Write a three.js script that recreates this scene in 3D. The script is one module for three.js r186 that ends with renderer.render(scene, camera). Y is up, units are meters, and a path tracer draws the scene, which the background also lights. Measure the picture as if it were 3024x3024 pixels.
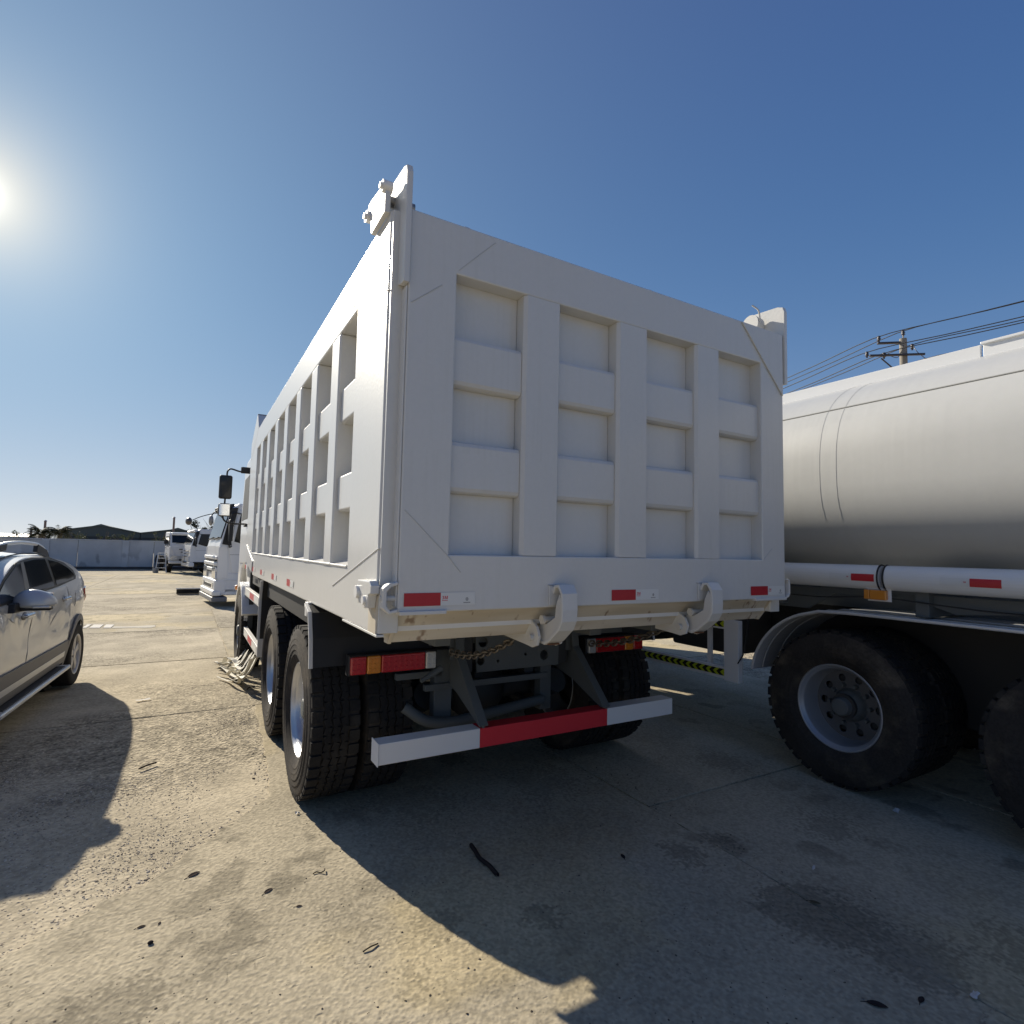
import * as THREE from 'three';
import { RoundedBoxGeometry } from 'three/addons/geometries/RoundedBoxGeometry.js';
import { mergeGeometries, mergeVertices, toCreasedNormals } from 'three/addons/utils/BufferGeometryUtils.js';
import { TessellateModifier } from 'three/addons/modifiers/TessellateModifier.js';

// ------------------------------------------------------------------ camera, sky, sun, exposure
const scene = new THREE.Scene();
const camera = new THREE.PerspectiveCamera(85.22, 1, 0.05, 5000);
camera.rotation.order = 'YXZ';
camera.position.set(-1.9441, 1.5873, 2.1218);
camera.rotation.set(THREE.MathUtils.degToRad(4.008), THREE.MathUtils.degToRad(-30.058), THREE.MathUtils.degToRad(1.214));
const EXPOSURE = 2.15;
const SUN_EL = THREE.MathUtils.degToRad(27.2), SUN_AZ = THREE.MathUtils.degToRad(-18.4);
const sunDir = new THREE.Vector3(Math.cos(SUN_EL) * Math.sin(SUN_AZ), Math.sin(SUN_EL), -Math.cos(SUN_EL) * Math.cos(SUN_AZ));
// the bright middle of the haze round the sun, low in the veil of the sky
const glowDir = new THREE.Vector3().setFromSphericalCoords(1, THREE.MathUtils.degToRad(90 - 24.6), THREE.MathUtils.degToRad(180 + 15.6));
const renderer = new THREE.WebGLRenderer({ antialias: true });
renderer.setSize(1024, 1024);
renderer.toneMapping = THREE.LinearToneMapping;
renderer.toneMappingExposure = EXPOSURE;
renderer.shadowMap.enabled = true;
{
  const W = 1024, H = 512, d = new Float32Array(W * H * 4), deg = 180 / Math.PI, PI0 = Math.PI;
  for (let j = 0; j < H; j++) for (let i = 0; i < W; i++) {
    const el = ((j + .5) / H - .5) * Math.PI, az = ((i + .5) / W - .5) * 2 * Math.PI;
    const x = Math.cos(el) * Math.cos(az), y = Math.sin(el), z = Math.cos(el) * Math.sin(az);
    const th = Math.acos(Math.min(1, x * glowDir.x + y * glowDir.y + z * glowDir.z)) * deg, e = Math.max(0, el * deg);
    const h1 = Math.exp(-e / 30), h2 = Math.exp(-e / 8) * (.8 + .2 * Math.cos(az + PI0 / 2 - SUN_AZ)), g1 = Math.exp(-th / 30), g2 = Math.exp(-th / 3), g3 = Math.exp(-Math.pow(th / 1.3, 2));
    const c = [.010 + .0752 * h1 + .57 * h2 + .271 * g1 + 1.09 * g2 + .3 * g3, .018 + .290 * h1 + .332 * h2 + .364 * g1 + .746 * g2 + .45 * g3, .165 + .455 * h1 + .03 * h2 + .361 * g1 + .25 * g2 + .6 * g3];
    const k = (j * W + i) * 4;
    for (let n = 0; n < 3; n++) d[k + n] = c[n] / EXPOSURE;
    d[k + 3] = 1;
  }
  const sky = new THREE.DataTexture(d, W, H, THREE.RGBAFormat, THREE.FloatType);
  sky.mapping = THREE.EquirectangularReflectionMapping;
  sky.magFilter = sky.minFilter = THREE.LinearFilter; sky.wrapS = THREE.RepeatWrapping; sky.needsUpdate = true;
  scene.background = sky; scene.environment = sky;
}
const sun = new THREE.DirectionalLight(new THREE.Color().setRGB(1, .91, .76), 3.25);
sun.position.copy(sunDir).multiplyScalar(60); sun.target.position.set(0, 0, 0);
sun.castShadow = true; sun.shadow.mapSize.set(4096, 4096);
Object.assign(sun.shadow.camera, { left: -30, right: 30, top: 30, bottom: -30, near: 1, far: 160 });
scene.add(sun, sun.target);

// ------------------------------------------------------------------ helpers
function rng(s) { return () => { s |= 0; s = s + 0x6D2B79F5 | 0; let t = Math.imul(s ^ s >>> 15, 1 | s); t = t + Math.imul(t ^ t >>> 7, 61 | t) ^ t; return ((t ^ t >>> 14) >>> 0) / 4294967296; }; }
const R0 = rng(7), PI = Math.PI;
const lerp = (a, b, t) => a + (b - a) * t, clamp = (x, a = 0, b = 1) => Math.min(b, Math.max(a, x)), ss = (a, b, x) => { const t = clamp((x - a) / (b - a)); return t * t * (3 - 2 * t); };
const gy = z => z > -4.09 ? 0 : z > -7.6 ? -.13 * (z + 4.09) / -3.51 : Math.max(-.3, -.13 - .17 * (z + 7.6) / -37.4);
// lattice noise that repeats every p cells
function noiseGrid(p, seed) { const r = rng(seed), g = new Float32Array(p * p); for (let i = 0; i < p * p; i++) g[i] = r(); return (u, v) => { u *= p; v *= p; let x = Math.floor(u), y = Math.floor(v), fx = u - x, fy = v - y; fx = fx * fx * (3 - 2 * fx); fy = fy * fy * (3 - 2 * fy); x = ((x % p) + p) % p; y = ((y % p) + p) % p; const x1 = (x + 1) % p, y1 = (y + 1) % p; return lerp(lerp(g[y * p + x], g[y * p + x1], fx), lerp(g[y1 * p + x], g[y1 * p + x1], fx), fy); }; }
function fbm(p, oct, seed) { const n = []; for (let i = 0; i < oct; i++) n.push(noiseGrid(p << i, seed + i * 17)); return (u, v) => { let s = 0, a = .5, t = 0; for (const f of n) { s += a * f(u, v); t += a; a *= .5; } return s / t; }; }
const toS = c => Math.round(255 * clamp(c <= .0031308 ? 12.92 * c : 1.055 * Math.pow(c, 1 / 2.4) - .055));
function tex(w, h, f, color = true, metres = 1) {
  const d = new Uint8Array(w * h * 4), o = [0, 0, 0];
  for (let j = 0; j < h; j++) for (let i = 0; i < w; i++) { f((i + .5) / w, (j + .5) / h, o, i, j); const k = (j * w + i) * 4; for (let n = 0; n < 3; n++) d[k + n] = color ? toS(o[n]) : Math.round(255 * clamp(o[n])); d[k + 3] = 255; }
  const t = new THREE.DataTexture(d, w, h); t.wrapS = t.wrapT = THREE.RepeatWrapping; t.magFilter = THREE.LinearFilter; t.minFilter = THREE.LinearMipmapLinearFilter; t.generateMipmaps = true; t.anisotropy = 8;
  if (color) t.colorSpace = THREE.SRGBColorSpace; t.repeat.set(1 / metres, 1 / metres); t.needsUpdate = true; return t;
}
function canvasTex(w, h, draw) { const c = document.createElement('canvas'); c.width = w; c.height = h; draw(c.getContext('2d'), w, h); const t = new THREE.CanvasTexture(c); t.colorSpace = THREE.SRGBColorSpace; t.anisotropy = 8; return t; }
const lin = (r, g, b) => new THREE.Color().setRGB(r, g, b);
function M(c, rough = .5, metal = 0, ex = {}) { return new THREE.MeshStandardMaterial({ color: Array.isArray(c) ? lin(...c) : c, roughness: rough, metalness: metal, ...ex }); }
function MP(c, rough, metal, ex) { return new THREE.MeshPhysicalMaterial({ color: Array.isArray(c) ? lin(...c) : c, roughness: rough, metalness: metal, ...ex }); }

function boxUV(g) {
  const p = g.attributes.position, n = g.attributes.normal, uv = new Float32Array(p.count * 2);
  for (let i = 0; i < p.count; i++) { const ax = Math.abs(n.getX(i)), ay = Math.abs(n.getY(i)), az = Math.abs(n.getZ(i)); let u, v; if (ax >= ay && ax >= az) { u = p.getZ(i); v = p.getY(i); } else if (ay >= az) { u = p.getX(i); v = p.getZ(i); } else { u = p.getX(i); v = p.getY(i); } uv[2 * i] = u; uv[2 * i + 1] = v; }
  g.setAttribute('uv', new THREE.BufferAttribute(uv, 2)); return g;
}
function clean(g, keep) { if (g.index) g = g.toNonIndexed(); for (const k of Object.keys(g.attributes)) if (!['position', 'normal', 'uv'].includes(k)) g.deleteAttribute(k); if (!g.attributes.normal) g.computeVertexNormals(); return keep ? g : boxUV(g); }
const used = {};
const numbered = n => { const k = used[n] = (used[n] ?? -1) + 1; return k ? `${n}_${String(k).padStart(3, '0')}` : n; };
function tag(o, label, category, group, kind) { if (label) o.userData.label = label; if (category) o.userData.category = category; if (group) o.userData.group = group; if (kind) o.userData.kind = kind; return o; }
function thing(name, label, category, pos = [0, 0, 0], turn = 0, group) { const o = new THREE.Group(); o.name = numbered(name); o.position.set(...pos); o.rotation.y = turn; scene.add(o); return tag(o, label, category, group); }
function grp(name, parent, pos = [0, 0, 0], label) { const o = new THREE.Group(); o.name = name; o.position.set(...pos); parent.add(o); if (label) o.userData.label = label; return o; }
function part(name, geos, mat, parent, label, keepUV) {
  if (!Array.isArray(geos)) geos = [geos];
  geos = geos.map(g => clean(g, keepUV));
  const m = new THREE.Mesh(geos.length > 1 ? mergeGeometries(geos) : geos[0], mat);
  m.name = parent === scene ? numbered(name) : name; parent.add(m); if (label) m.userData.label = label; return m;
}
function copy(src, name, pos, turn, label, group) { const c = src.clone(); c.name = numbered(name); c.userData = { ...src.userData }; c.position.set(...pos); c.rotation.y = turn; if (label) c.userData.label = label; if (group) c.userData.group = group; scene.add(c); return c; }
function bx(x0, x1, y0, y1, z0, z1, r = .004) { const w = Math.abs(x1 - x0), h = Math.abs(y1 - y0), d = Math.abs(z1 - z0); const rr = Math.min(r, w / 2.1, h / 2.1, d / 2.1); const g = r > 0 ? new RoundedBoxGeometry(w, h, d, r > .008 ? 3 : 2, rr) : new THREE.BoxGeometry(w, h, d); g.translate((x0 + x1) / 2, (y0 + y1) / 2, (z0 + z1) / 2); return g; }
function rot(g, rx, ry, rz, p = [0, 0, 0]) { g.translate(-p[0], -p[1], -p[2]); if (rx) g.rotateX(rx); if (ry) g.rotateY(ry); if (rz) g.rotateZ(rz); return g.translate(...p); }
const V = a => new THREE.Vector3(...a);
function cyl(a, b, r0, r1 = r0, seg = 16, open = false) { a = V(a); b = V(b); const d = b.clone().sub(a), g = new THREE.CylinderGeometry(r1, r0, d.length(), seg, 1, open); g.applyQuaternion(new THREE.Quaternion().setFromUnitVectors(new THREE.Vector3(0, 1, 0), d.clone().normalize())); const m = a.add(b).multiplyScalar(.5); return g.translate(m.x, m.y, m.z); }
function tube(pts, r, seg = 24, rs = 8, closed = false) { return new THREE.TubeGeometry(new THREE.CatmullRomCurve3(pts.map(V), closed, 'catmullrom', .4), seg, r, rs, closed); }
function shp(pts, holes = []) { const s = new THREE.Shape(pts.map(p => new THREE.Vector2(p[0], p[1]))); for (const h of holes) s.holes.push(new THREE.Path(h.map(p => new THREE.Vector2(p[0], p[1])))); return s; }
// polygon extruded along an axis: 'z' takes (x,y), 'x' takes (z,y), 'y' takes (x,z)
function ext(pts, axis, lo, hi, bevel = 0, holes = []) {
  const s = pts instanceof THREE.Shape ? pts : shp(pts, holes), b = bevel;
  const g = new THREE.ExtrudeGeometry(s, { depth: hi - lo - 2 * b, bevelEnabled: b > 0, bevelThickness: b, bevelSize: b, bevelOffset: -b, bevelSegments: 2, curveSegments: 20 });
  g.translate(0, 0, b);
  if (axis === 'x') { g.rotateY(-PI / 2); g.translate(hi, 0, 0); } else if (axis === 'y') { g.rotateX(PI / 2); g.translate(0, hi, 0); } else g.translate(0, 0, lo);
  return g;
}
function circ(cx, cy, r, n = 24) { const a = []; for (let i = 0; i < n; i++) a.push([cx + r * Math.cos(i / n * 2 * PI), cy + r * Math.sin(i / n * 2 * PI)]); return a; }
function lathe(pts, seg = 48) { return new THREE.LatheGeometry(pts.map(p => new THREE.Vector2(p[0], p[1])), seg); }
// bent strip: polyline in the (z,y) plane with thickness t, x0..x1
function strip(pts, t, x0, x1, bev = .003) { const a = [], b = []; for (let i = 0; i < pts.length; i++) { const p = pts[Math.max(0, i - 1)], q = pts[Math.min(pts.length - 1, i + 1)], dx = q[0] - p[0], dy = q[1] - p[1], l = Math.hypot(dx, dy) || 1; a.push([pts[i][0] - dy / l * t / 2, pts[i][1] + dx / l * t / 2]); b.unshift([pts[i][0] + dy / l * t / 2, pts[i][1] - dx / l * t / 2]); } return ext([...a, ...b], 'x', x0, x1, bev); }
function arcPts(cx, cy, r, a0, a1, n, ry = r) { const o = []; for (let i = 0; i <= n; i++) { const a = lerp(a0, a1, i / n) * PI / 180; o.push([cx + r * Math.cos(a), cy + ry * Math.sin(a)]); } return o; }

// ------------------------------------------------------------------ textures and materials
const T = {};
{ // smooth slab concrete, 8 m a repeat
  const N = 2048, a = fbm(3, 6, 11), b = fbm(14, 6, 31), f = fbm(640, 2, 51), q = fbm(6, 5, 71), s = fbm(40, 4, 93);
  const c2 = fbm(7, 6, 27), cracks = [[[-2.434, -.80], [-2.45, -.72], [-2.42, -.66], [-2.436, -.6], [-2.398, -.585], [-2.385, -.5], [-2.367, -.409], [-2.34, -.25], [-2.355, -.1], [-2.31, .1], [-2.33, .4]], [[-2.398, -.585], [-2.5, -.52], [-2.64, -.43]], [[-1.2, -3.0], [-.6, -2.7], [-.1, -2.75], [.64, -2.4]], [[.98, -.6], [1.3, -.95], [1.5, -1.6], [1.9, -2.3]], [[-.9, 1.4], [-.2, 1.1], [.62, 1.2]], [[.66, .45], [1.2, .8], [1.6, .75], [2.3, 1.3]]],
    marks = [[-.11, -1.86, .13, .5], [.42, -.05, .17, .42], [.7, -.08, .16, .4], [.56, .55, .22, .38], [.66, .95, .16, .3], [-.53, 0, .09, .35], [-2.07, -.30, .17, .42], [-1.72, -1.5, .09, .4], [-2.38, -.98, .10, .4], [-1.15, .10, .11, .3], [-1.42, .22, .12, .28], [-.95, -.15, .10, .28], [-1.3, -.35, .13, .2], [1.4, .1, .2, .3], [1.1, 1.2, .25, .3], [1.75, -.9, .22, .25], [.2, -1.2, .3, .22], [-.6, -1.3, .25, .2], [.9, -1.6, .25, .25]];
  const pit = noiseGrid(420, 5), pit2 = noiseGrid(170, 6), h = new Float32Array(N * N);
  T.slab = tex(N, N, (u, v, o, i, j) => {
    let A = a(u, v), B = b(u, v), F = f(u, v), Q = q(u + .13 * B, v), S = s(u, v);
    let m = .93 + .42 * (A - .5) + .50 * (B - .5) + .55 * (F - .5);
    const X = u > .5 ? u * 8 - 8 : u * 8, Z = v > .5 ? v * 8 - 8 : v * 8; let crk = 0, oil = 0, film = ss(.575, .605, c2(u + .04 * B, v + .04 * S)) * .8;
    for (const q of marks) { const dx = X - q[0], dz = Z - q[1], D = Math.hypot(dx, dz) / q[2]; if (D < 1.9) oil = Math.max(oil, q[3] * ss(1.05, .55, D + 1.7 * (B - .5) + 1.1 * (F - .5) + .8 * (S - .5))); }
    for (const L of cracks) for (let i = 0; i < L.length - 1; i++) { const ax = L[i][0], az = L[i][1], bx = L[i + 1][0] - ax, bz = L[i + 1][1] - az, t = clamp(((X - ax) * bx + (Z - az) * bz) / (bx * bx + bz * bz)), D = Math.hypot(X - ax - t * bx + .16 * (B - .5) + .05 * (S - .5), Z - az - t * bz + .16 * (Q - .5) + .05 * (F - .5)); if (D < .02) crk = Math.max(crk, ss(.0075, .002, D) * (L.length > 8 ? 1 : .5)); }
    m *= (1 - .65 * oil) * (1 + .13 * film) * (1 - .72 * crk);
    const dust = ss(.5, .66, Q), dark = ss(.60, .72, s(u + .31, v + .07)) * ss(.46, .6, A);
    const p = pit(u, v) > .94 ? 1 : 0, p2 = pit2(u, v) > .985 ? 1 : 0;
    m *= 1 - .34 * dark - .16 * p - .45 * p2; 
    o[0] = .445 * m * lerp(1, 1.10, dust); o[1] = .388 * m * lerp(1, 1.06, dust); o[2] = .280 * m * lerp(1, .94, dust);
    h[j * N + i] = .5 + .7 * (F - .5) + .5 * (B - .5) + .12 * film + .3 * (S - .5) - .35 * p - .4 * p2;
  }, true, 8);
  T.slabB = tex(N, N, (u, v, o, i, j) => { o[0] = o[1] = o[2] = h[j * N + i]; }, false, 8);
}
{ // worn surface with the aggregate showing, 8 m a repeat
  const N = 2048, a = fbm(4, 5, 111), b = fbm(24, 5, 131), f = fbm(520, 2, 151), g = fbm(150, 3, 171), w = fbm(5, 5, 191), h = new Float32Array(N * N);
  const c1 = noiseGrid(700, 9), c2 = noiseGrid(300, 10);
  T.worn = tex(N, N, (u, v, o, i, j) => {
    const A = a(u, v), B = b(u, v), F = f(u, v), G = g(u, v), Wn = ss(.42, .62, w(u, v));
    let m = .88 + .30 * (A - .5) + .50 * (B - .5) + (.45 + .6 * Wn) * (F - .5) + (.15 + .55 * Wn) * (G - .5);
    const sp = c1(u, v), li = sp > .94 ? .55 * Wn : sp < .06 ? -.4 * Wn : 0, l2 = c2(u, v) > .965 ? .5 * Wn : 0;
    m *= 1 + li + l2 - .14 * Wn;
    o[0] = .505 * m; o[1] = .438 * m; o[2] = .318 * m;
    h[j * N + i] = .5 + (.4 + .9 * Wn) * (F - .5) + .6 * Wn * (G - .5) + .4 * (B - .5) + .3 * li;
  }, true, 8);
  T.wornB = tex(N, N, (u, v, o, i, j) => { o[0] = o[1] = o[2] = h[j * N + i]; }, false, 8);
}
{ // white paint with rain streaks, 2 m
  const a = fbm(3, 5, 211), b = noiseGrid(130, 12), b2 = noiseGrid(260, 13), c = fbm(2, 3, 221), f = fbm(128, 2, 231);
  T.paint = tex(1024, 1024, (u, v, o) => { const st = (b(u, v * .03) - .5) * .6 + (b2(u, v * .05) - .5) * .4, m = 1 - .05 * ss(.35, .75, c(u, v)) * 1 - .055 * Math.max(0, st) * ss(.35, .7, a(u, v * .3)) * 2 + .03 * (f(u, v) - .5); o[0] = .63 * m; o[1] = .625 * m; o[2] = .60 * m * (1 - .02 * st); }, true, 2);
  T.paintB = tex(512, 512, (u, v, o) => { o[0] = o[1] = o[2] = .5 + .5 * (a(u, v) - .5) + .25 * (f(u, v) - .5); }, false, 1.4);
}
{ // rusty chute pan: streaks run down, u along 2.4 m
  const r = noiseGrid(90, 21), r2 = noiseGrid(220, 22), a = fbm(8, 4, 241), k = fbm(24, 4, 251);
  T.pan = tex(2048, 256, (u, v, o) => {
    const s = r(u, v * .02) * .6 + r2(u, v * .04) * .4, end = Math.max(ss(.2, .02, u), ss(.8, .98, u));
    const rust = ss(.70, .92, s + .30 * (k(u, v * .3) - .5) + .10 * end) * ss(.40, .62, k(u * .5, v * .15) + .12 * end), dirt = ss(.3, .8, a(u, v * .4));
    o[0] = lerp(.60 - .10 * dirt, .16, rust * .75); o[1] = lerp(.545 - .11 * dirt, .085, rust * .75); o[2] = lerp(.45 - .12 * dirt, .045, rust * .75);
  });
}
{ const a = fbm(4, 5, 261), b = noiseGrid(150, 23), c = fbm(6, 4, 271), f = fbm(90, 3, 281);
  // dusty tank shell with wiped streaks, 3 m
  T.tank = tex(1024, 1024, (u, v, o) => { const st = b(u, v * .06), w = ss(.35, .7, c(u, v * .5)), m = 1 + .045 * (st - .5) * w + .05 * (a(u, v) - .5) + .04 * (f(u, v) - .5); o[0] = .525 * m; o[1] = .53 * m; o[2] = .515 * m; }, true, 3);
  T.tankR = tex(512, 512, (u, v, o) => { o[0] = o[1] = o[2] = .46 + .12 * (a(u, v) - .5) + .05 * (b(u, v * .06) - .5); }, false, 3);
  // weathered wall
  const d = fbm(5, 5, 291), e = noiseGrid(60, 24);
  T.wall = tex(1024, 512, (u, v, o) => { const st = ss(.72, .95, e(u, v * .12) + .3 * (d(u, v) - .5)) * ss(.2, .9, v), m = .9 + .4 * (d(u, v) - .5) - .45 * st - .3 * ss(.6, .7, c(u * 1.3, v)) * ss(.35, .1, v); o[0] = .60 * m; o[1] = .60 * m; o[2] = .59 * m; }, true, 6);
  T.rubber = tex(512, 512, (u, v, o) => { const m = .8 + .6 * (a(u, v) - .5) + .5 * (f(u, v) - .5), du = ss(.4, .85, c(u, v)); o[0] = lerp(.020, .080, du * .5) * m; o[1] = lerp(.019, .070, du * .5) * m; o[2] = lerp(.019, .056, du * .5) * m; }, true, .8);
  T.grit = tex(512, 512, (u, v, o) => { o[0] = o[1] = o[2] = .5 + .8 * (f(u, v) - .5); }, false, .5);
}
const m = {
  slab: MP([1, 1, 1], 1, 0, { specularIntensity: .35, map: T.slab, bumpMap: T.slabB, bumpScale: .0045 }),
  worn: MP([1, 1, 1], 1, 0, { specularIntensity: .35, map: T.worn, bumpMap: T.wornB, bumpScale: .010 }),
  white: MP([1, 1, 1], .38, 0, { map: T.paint, bumpMap: T.paintB, bumpScale: .0012, clearcoat: .35, clearcoatRoughness: .16 }),
  white2: MP([.74, .74, .73], .4, 0, { clearcoat: .5, clearcoatRoughness: .1 }),
  pan: M([1, 1, 1], .6, 0, { map: T.pan }),
  chassis: M([.035, .036, .036], .6, 0, { bumpMap: T.grit, bumpScale: .001 }),
  chassisGrey: M([.10, .11, .11], .6, 0, { bumpMap: T.grit, bumpScale: .001 }),
  black: M([.012, .012, .013], .55), blackGloss: M([.012, .012, .013], .2),
  rubber: MP([1, 1, 1], .85, 0, { specularIntensity: .6, map: T.rubber, bumpMap: T.grit, bumpScale: .0015 }),
  rubberDust: MP([2.1, 1.95, 1.75], .9, 0, { specularIntensity: .5, map: T.rubber, bumpMap: T.grit, bumpScale: .0012 }),
  silver: M([.55, .56, .58], .34, .75, { bumpMap: T.grit, bumpScale: .0006 }),
  rimGrey: M([.33, .34, .36], .38, .35),
  rimDark: M([.13, .135, .145], .45, .5),
  steel: M([.30, .29, .27], .45, .7), chain: M([.22, .19, .15], .5, .8),
  rust: M([.15, .07, .035], .85), dirtyWhite: M([.58, .57, .54], .5),
  red: M([.60, .022, .035], .5), barWhite: M([.70, .70, .70], .5),
  redLens: MP([.42, .012, .016], .18, 0, { clearcoat: 1, clearcoatRoughness: .06 }),
  amberLens: MP([.62, .22, .02], .18, 0, { clearcoat: 1, clearcoatRoughness: .06 }),
  clearLens: MP([.55, .55, .53], .12, .2, { clearcoat: 1, clearcoatRoughness: .05 }),
  glass: MP([.012, .014, .016], .05, 0, { ior: 1.42 }),
  mirror: M([.75, .77, .8], .06, 1),
  tank: MP([1, 1, 1], 1, 0, { map: T.tank, roughnessMap: T.tankR, clearcoat: .25, clearcoatRoughness: .22 }),
  alu: M([.60, .61, .62], .36, .35), carPaint: MP([.47, .49, .51], .32, .15, { clearcoat: .7, clearcoatRoughness: .05 }),
  grey: M([.16, .16, .165], .55), wall: M([1, 1, 1], .9, 0, { map: T.wall }), wood: M([.12, .095, .07], .9),
  straw: M([.66, .63, .54], .8), brown: M([.06, .042, .03], .9), weld: M([.50, .50, .48], .5),
};

// ------------------------------------------------------------------ ground: one worn sheet to the horizon, slabs laid on it
function axis(parts) { const o = []; for (const [a, b, s] of parts) for (let x = a; x < b - 1e-6; x += s) o.push(x); o.push(parts[parts.length - 1][1]); return o; }
{
  const xs = axis([[-1800, -200, 400], [-200, -40, 40], [-40, -8, 4], [-8, 6, .5], [6, 40, 4], [40, 200, 40], [200, 1800, 400]]);
  const zs = axis([[-2400, -200, 400], [-200, -45, 31], [-45, -7.6, 3.74], [-7.6, -4.09, .585], [-4.09, 4, .4545], [4, 40, 4], [40, 200, 40], [200, 1800, 400]]);
  const p = [], uv = [], ix = [], r = rng(41);
  for (const z of zs) for (const x of xs) { const near = Math.abs(x) < 8 && z > -9 && z < 4; p.push(x, gy(z) - .014 + (near ? (r() - .5) * .006 : 0), z); uv.push(x, z); }
  const n = xs.length; for (let j = 0; j < zs.length - 1; j++) for (let i = 0; i < n - 1; i++) { const a = j * n + i; ix.push(a, a + n, a + 1, a + 1, a + n, a + n + 1); }
  const g = new THREE.BufferGeometry(); g.setAttribute('position', new THREE.Float32BufferAttribute(p, 3)); g.setAttribute('uv', new THREE.Float32BufferAttribute(uv, 2)); g.setIndex(ix); g.computeVertexNormals();
  const ground = new THREE.Mesh(g, m.worn); ground.name = 'ground'; ground.userData.kind = 'structure'; ground.userData.label = 'worn sandy concrete of the yard with the aggregate showing'; scene.add(ground);
  function jag(pts, step, amp, seed) { const r = rng(seed), o = []; pts.forEach((a, i) => { const b = pts[(i + 1) % pts.length], l = Math.hypot(b[0] - a[0], b[1] - a[1]), k = Math.max(1, Math.round(l / step)), am = a[2] ?? amp; for (let q = 0; q < k; q++) { const t = q / k, e = q ? am : 0; o.push([lerp(a[0], b[0], t) + (r() - .5) * 2 * e, lerp(a[1], b[1], t) + (r() - .5) * 2 * e]); } }); return o; }
  function slab(pts, mat, top, step, amp, seed, label) { const g = ext(jag(pts, step, amp, seed), 'y', -.05, top, .004); const q = g.attributes.position; for (let i = 0; i < q.count; i++) q.setY(i, q.getY(i) + gy(q.getZ(i))); g.computeVertexNormals(); return part('slab', g, mat, ground, label); }
  // the newer pour under the truck, broken off along its left edge (third value: how ragged that edge is)
  slab([[-2.43, -.80, .03], [-2.27, -.918, .03], [-2.0, -1.114, .03], [-1.773, -1.377, .03], [-1.637, -1.524, .02], [-1.522, -1.686, .03], [-1.411, -1.793, .012], [-1.38, -2.15, .016], [-1.336, -2.88, .012], [-1.311, -3.607, .01], [-1.284, -4.07, .004], [.65, -4.07, .004], [.645, -.5, .004], [.645, .08, .005], [.62, .7, .005], [.63, 3.2, .005], [-4.6, 3.2, .01], [-4.6, .05, .03], [-3.2, -.35, .03]], m.slab, 0, .07, .006, 3, 'smooth pale concrete pour with a broken edge');
  slab([[.660, -4.07], [2.6, -4.07], [2.6, -.558, .006], [.662, -.578, .006]], m.slab, -.002, .08, .005, 5);
  slab([[.656, -.562, .006], [2.6, -.545, .006], [2.6, 3.2], [.639, 3.2], [.630, .7, .005], [.654, .1, .005]], m.slab, -.004, .08, .005, 6);
  slab([[2.615, -4.07], [4.6, -4.07], [4.6, 3.2], [2.615, 3.2]], m.slab, -.003, .3, .005, 7);
  const cols = [-28.7, -24.8, -20.9, -17, -13.1, -9.2, -5.3, -1.31, 2.6, 6.5, 10.4, 14.3, 18.2], rows = [-4.09, -7.6, -11.15, -14.6, -18.1, -21.5, -25.2, -29, -33, -37, -41.5, -46.6], rr = rng(77);
  for (let j = 0; j < rows.length - 1; j++) for (let i = 0; i < cols.length - 1; i++) {
    if (j < 2 && (i < 4 || i > 9)) continue;
    const x0 = cols[i] + .008, x1 = cols[i + 1] - .008, z0 = rows[j] - .009, z1 = rows[j + 1] + .009, st = j < 3 && i > 4 && i < 10 ? .12 : 2;
    slab([[x0, z1], [x1, z1], [x1, z0], [x0, z0]], j < 5 && (i + j) % 4 ? m.worn : m.slab, (j ? -.005 : x1 < -1.2 ? -.011 : -.006) + rr() * (j ? .009 : .003), st, st < 1 ? .006 : 0, 100 + j * 20 + i);
  }
  // pale patches with dark joints between them beside the car
  const pale = M([.60, .57, .50], .9, 0, { bumpMap: T.slabB, bumpScale: .004 });
  [[[-3.70, -12.05], [-3.638, -12.035], [-3.618, -12.60], [-3.70, -12.62]], [[-3.592, -12.02], [-3.405, -11.95], [-3.398, -12.50], [-3.580, -12.56]], [[-3.352, -11.93], [-3.221, -11.87], [-3.209, -12.42], [-3.36, -12.49]]].forEach((a, i) => slab(a, pale, .009, .08, .006, 300 + i, 'white painted strip beside the car'));
  slab([[-3.20, -11.84], [-2.507, -11.62], [-2.44, -11.75], [-2.47, -12.05], [-2.95, -12.0], [-3.19, -12.1]], M([.50, .46, .37], .95), .006, .06, .02, 311, 'thin pale film of spilt cement');
}
const lm = MP([.04, .03, .028], 1, 0, { specularIntensity: .15 }), lm2 = MP([.10, .08, .05], 1, 0, { specularIntensity: .15 }), chip = MP([1, 1, 1], 1, 0, { specularIntensity: .2 });
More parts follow.
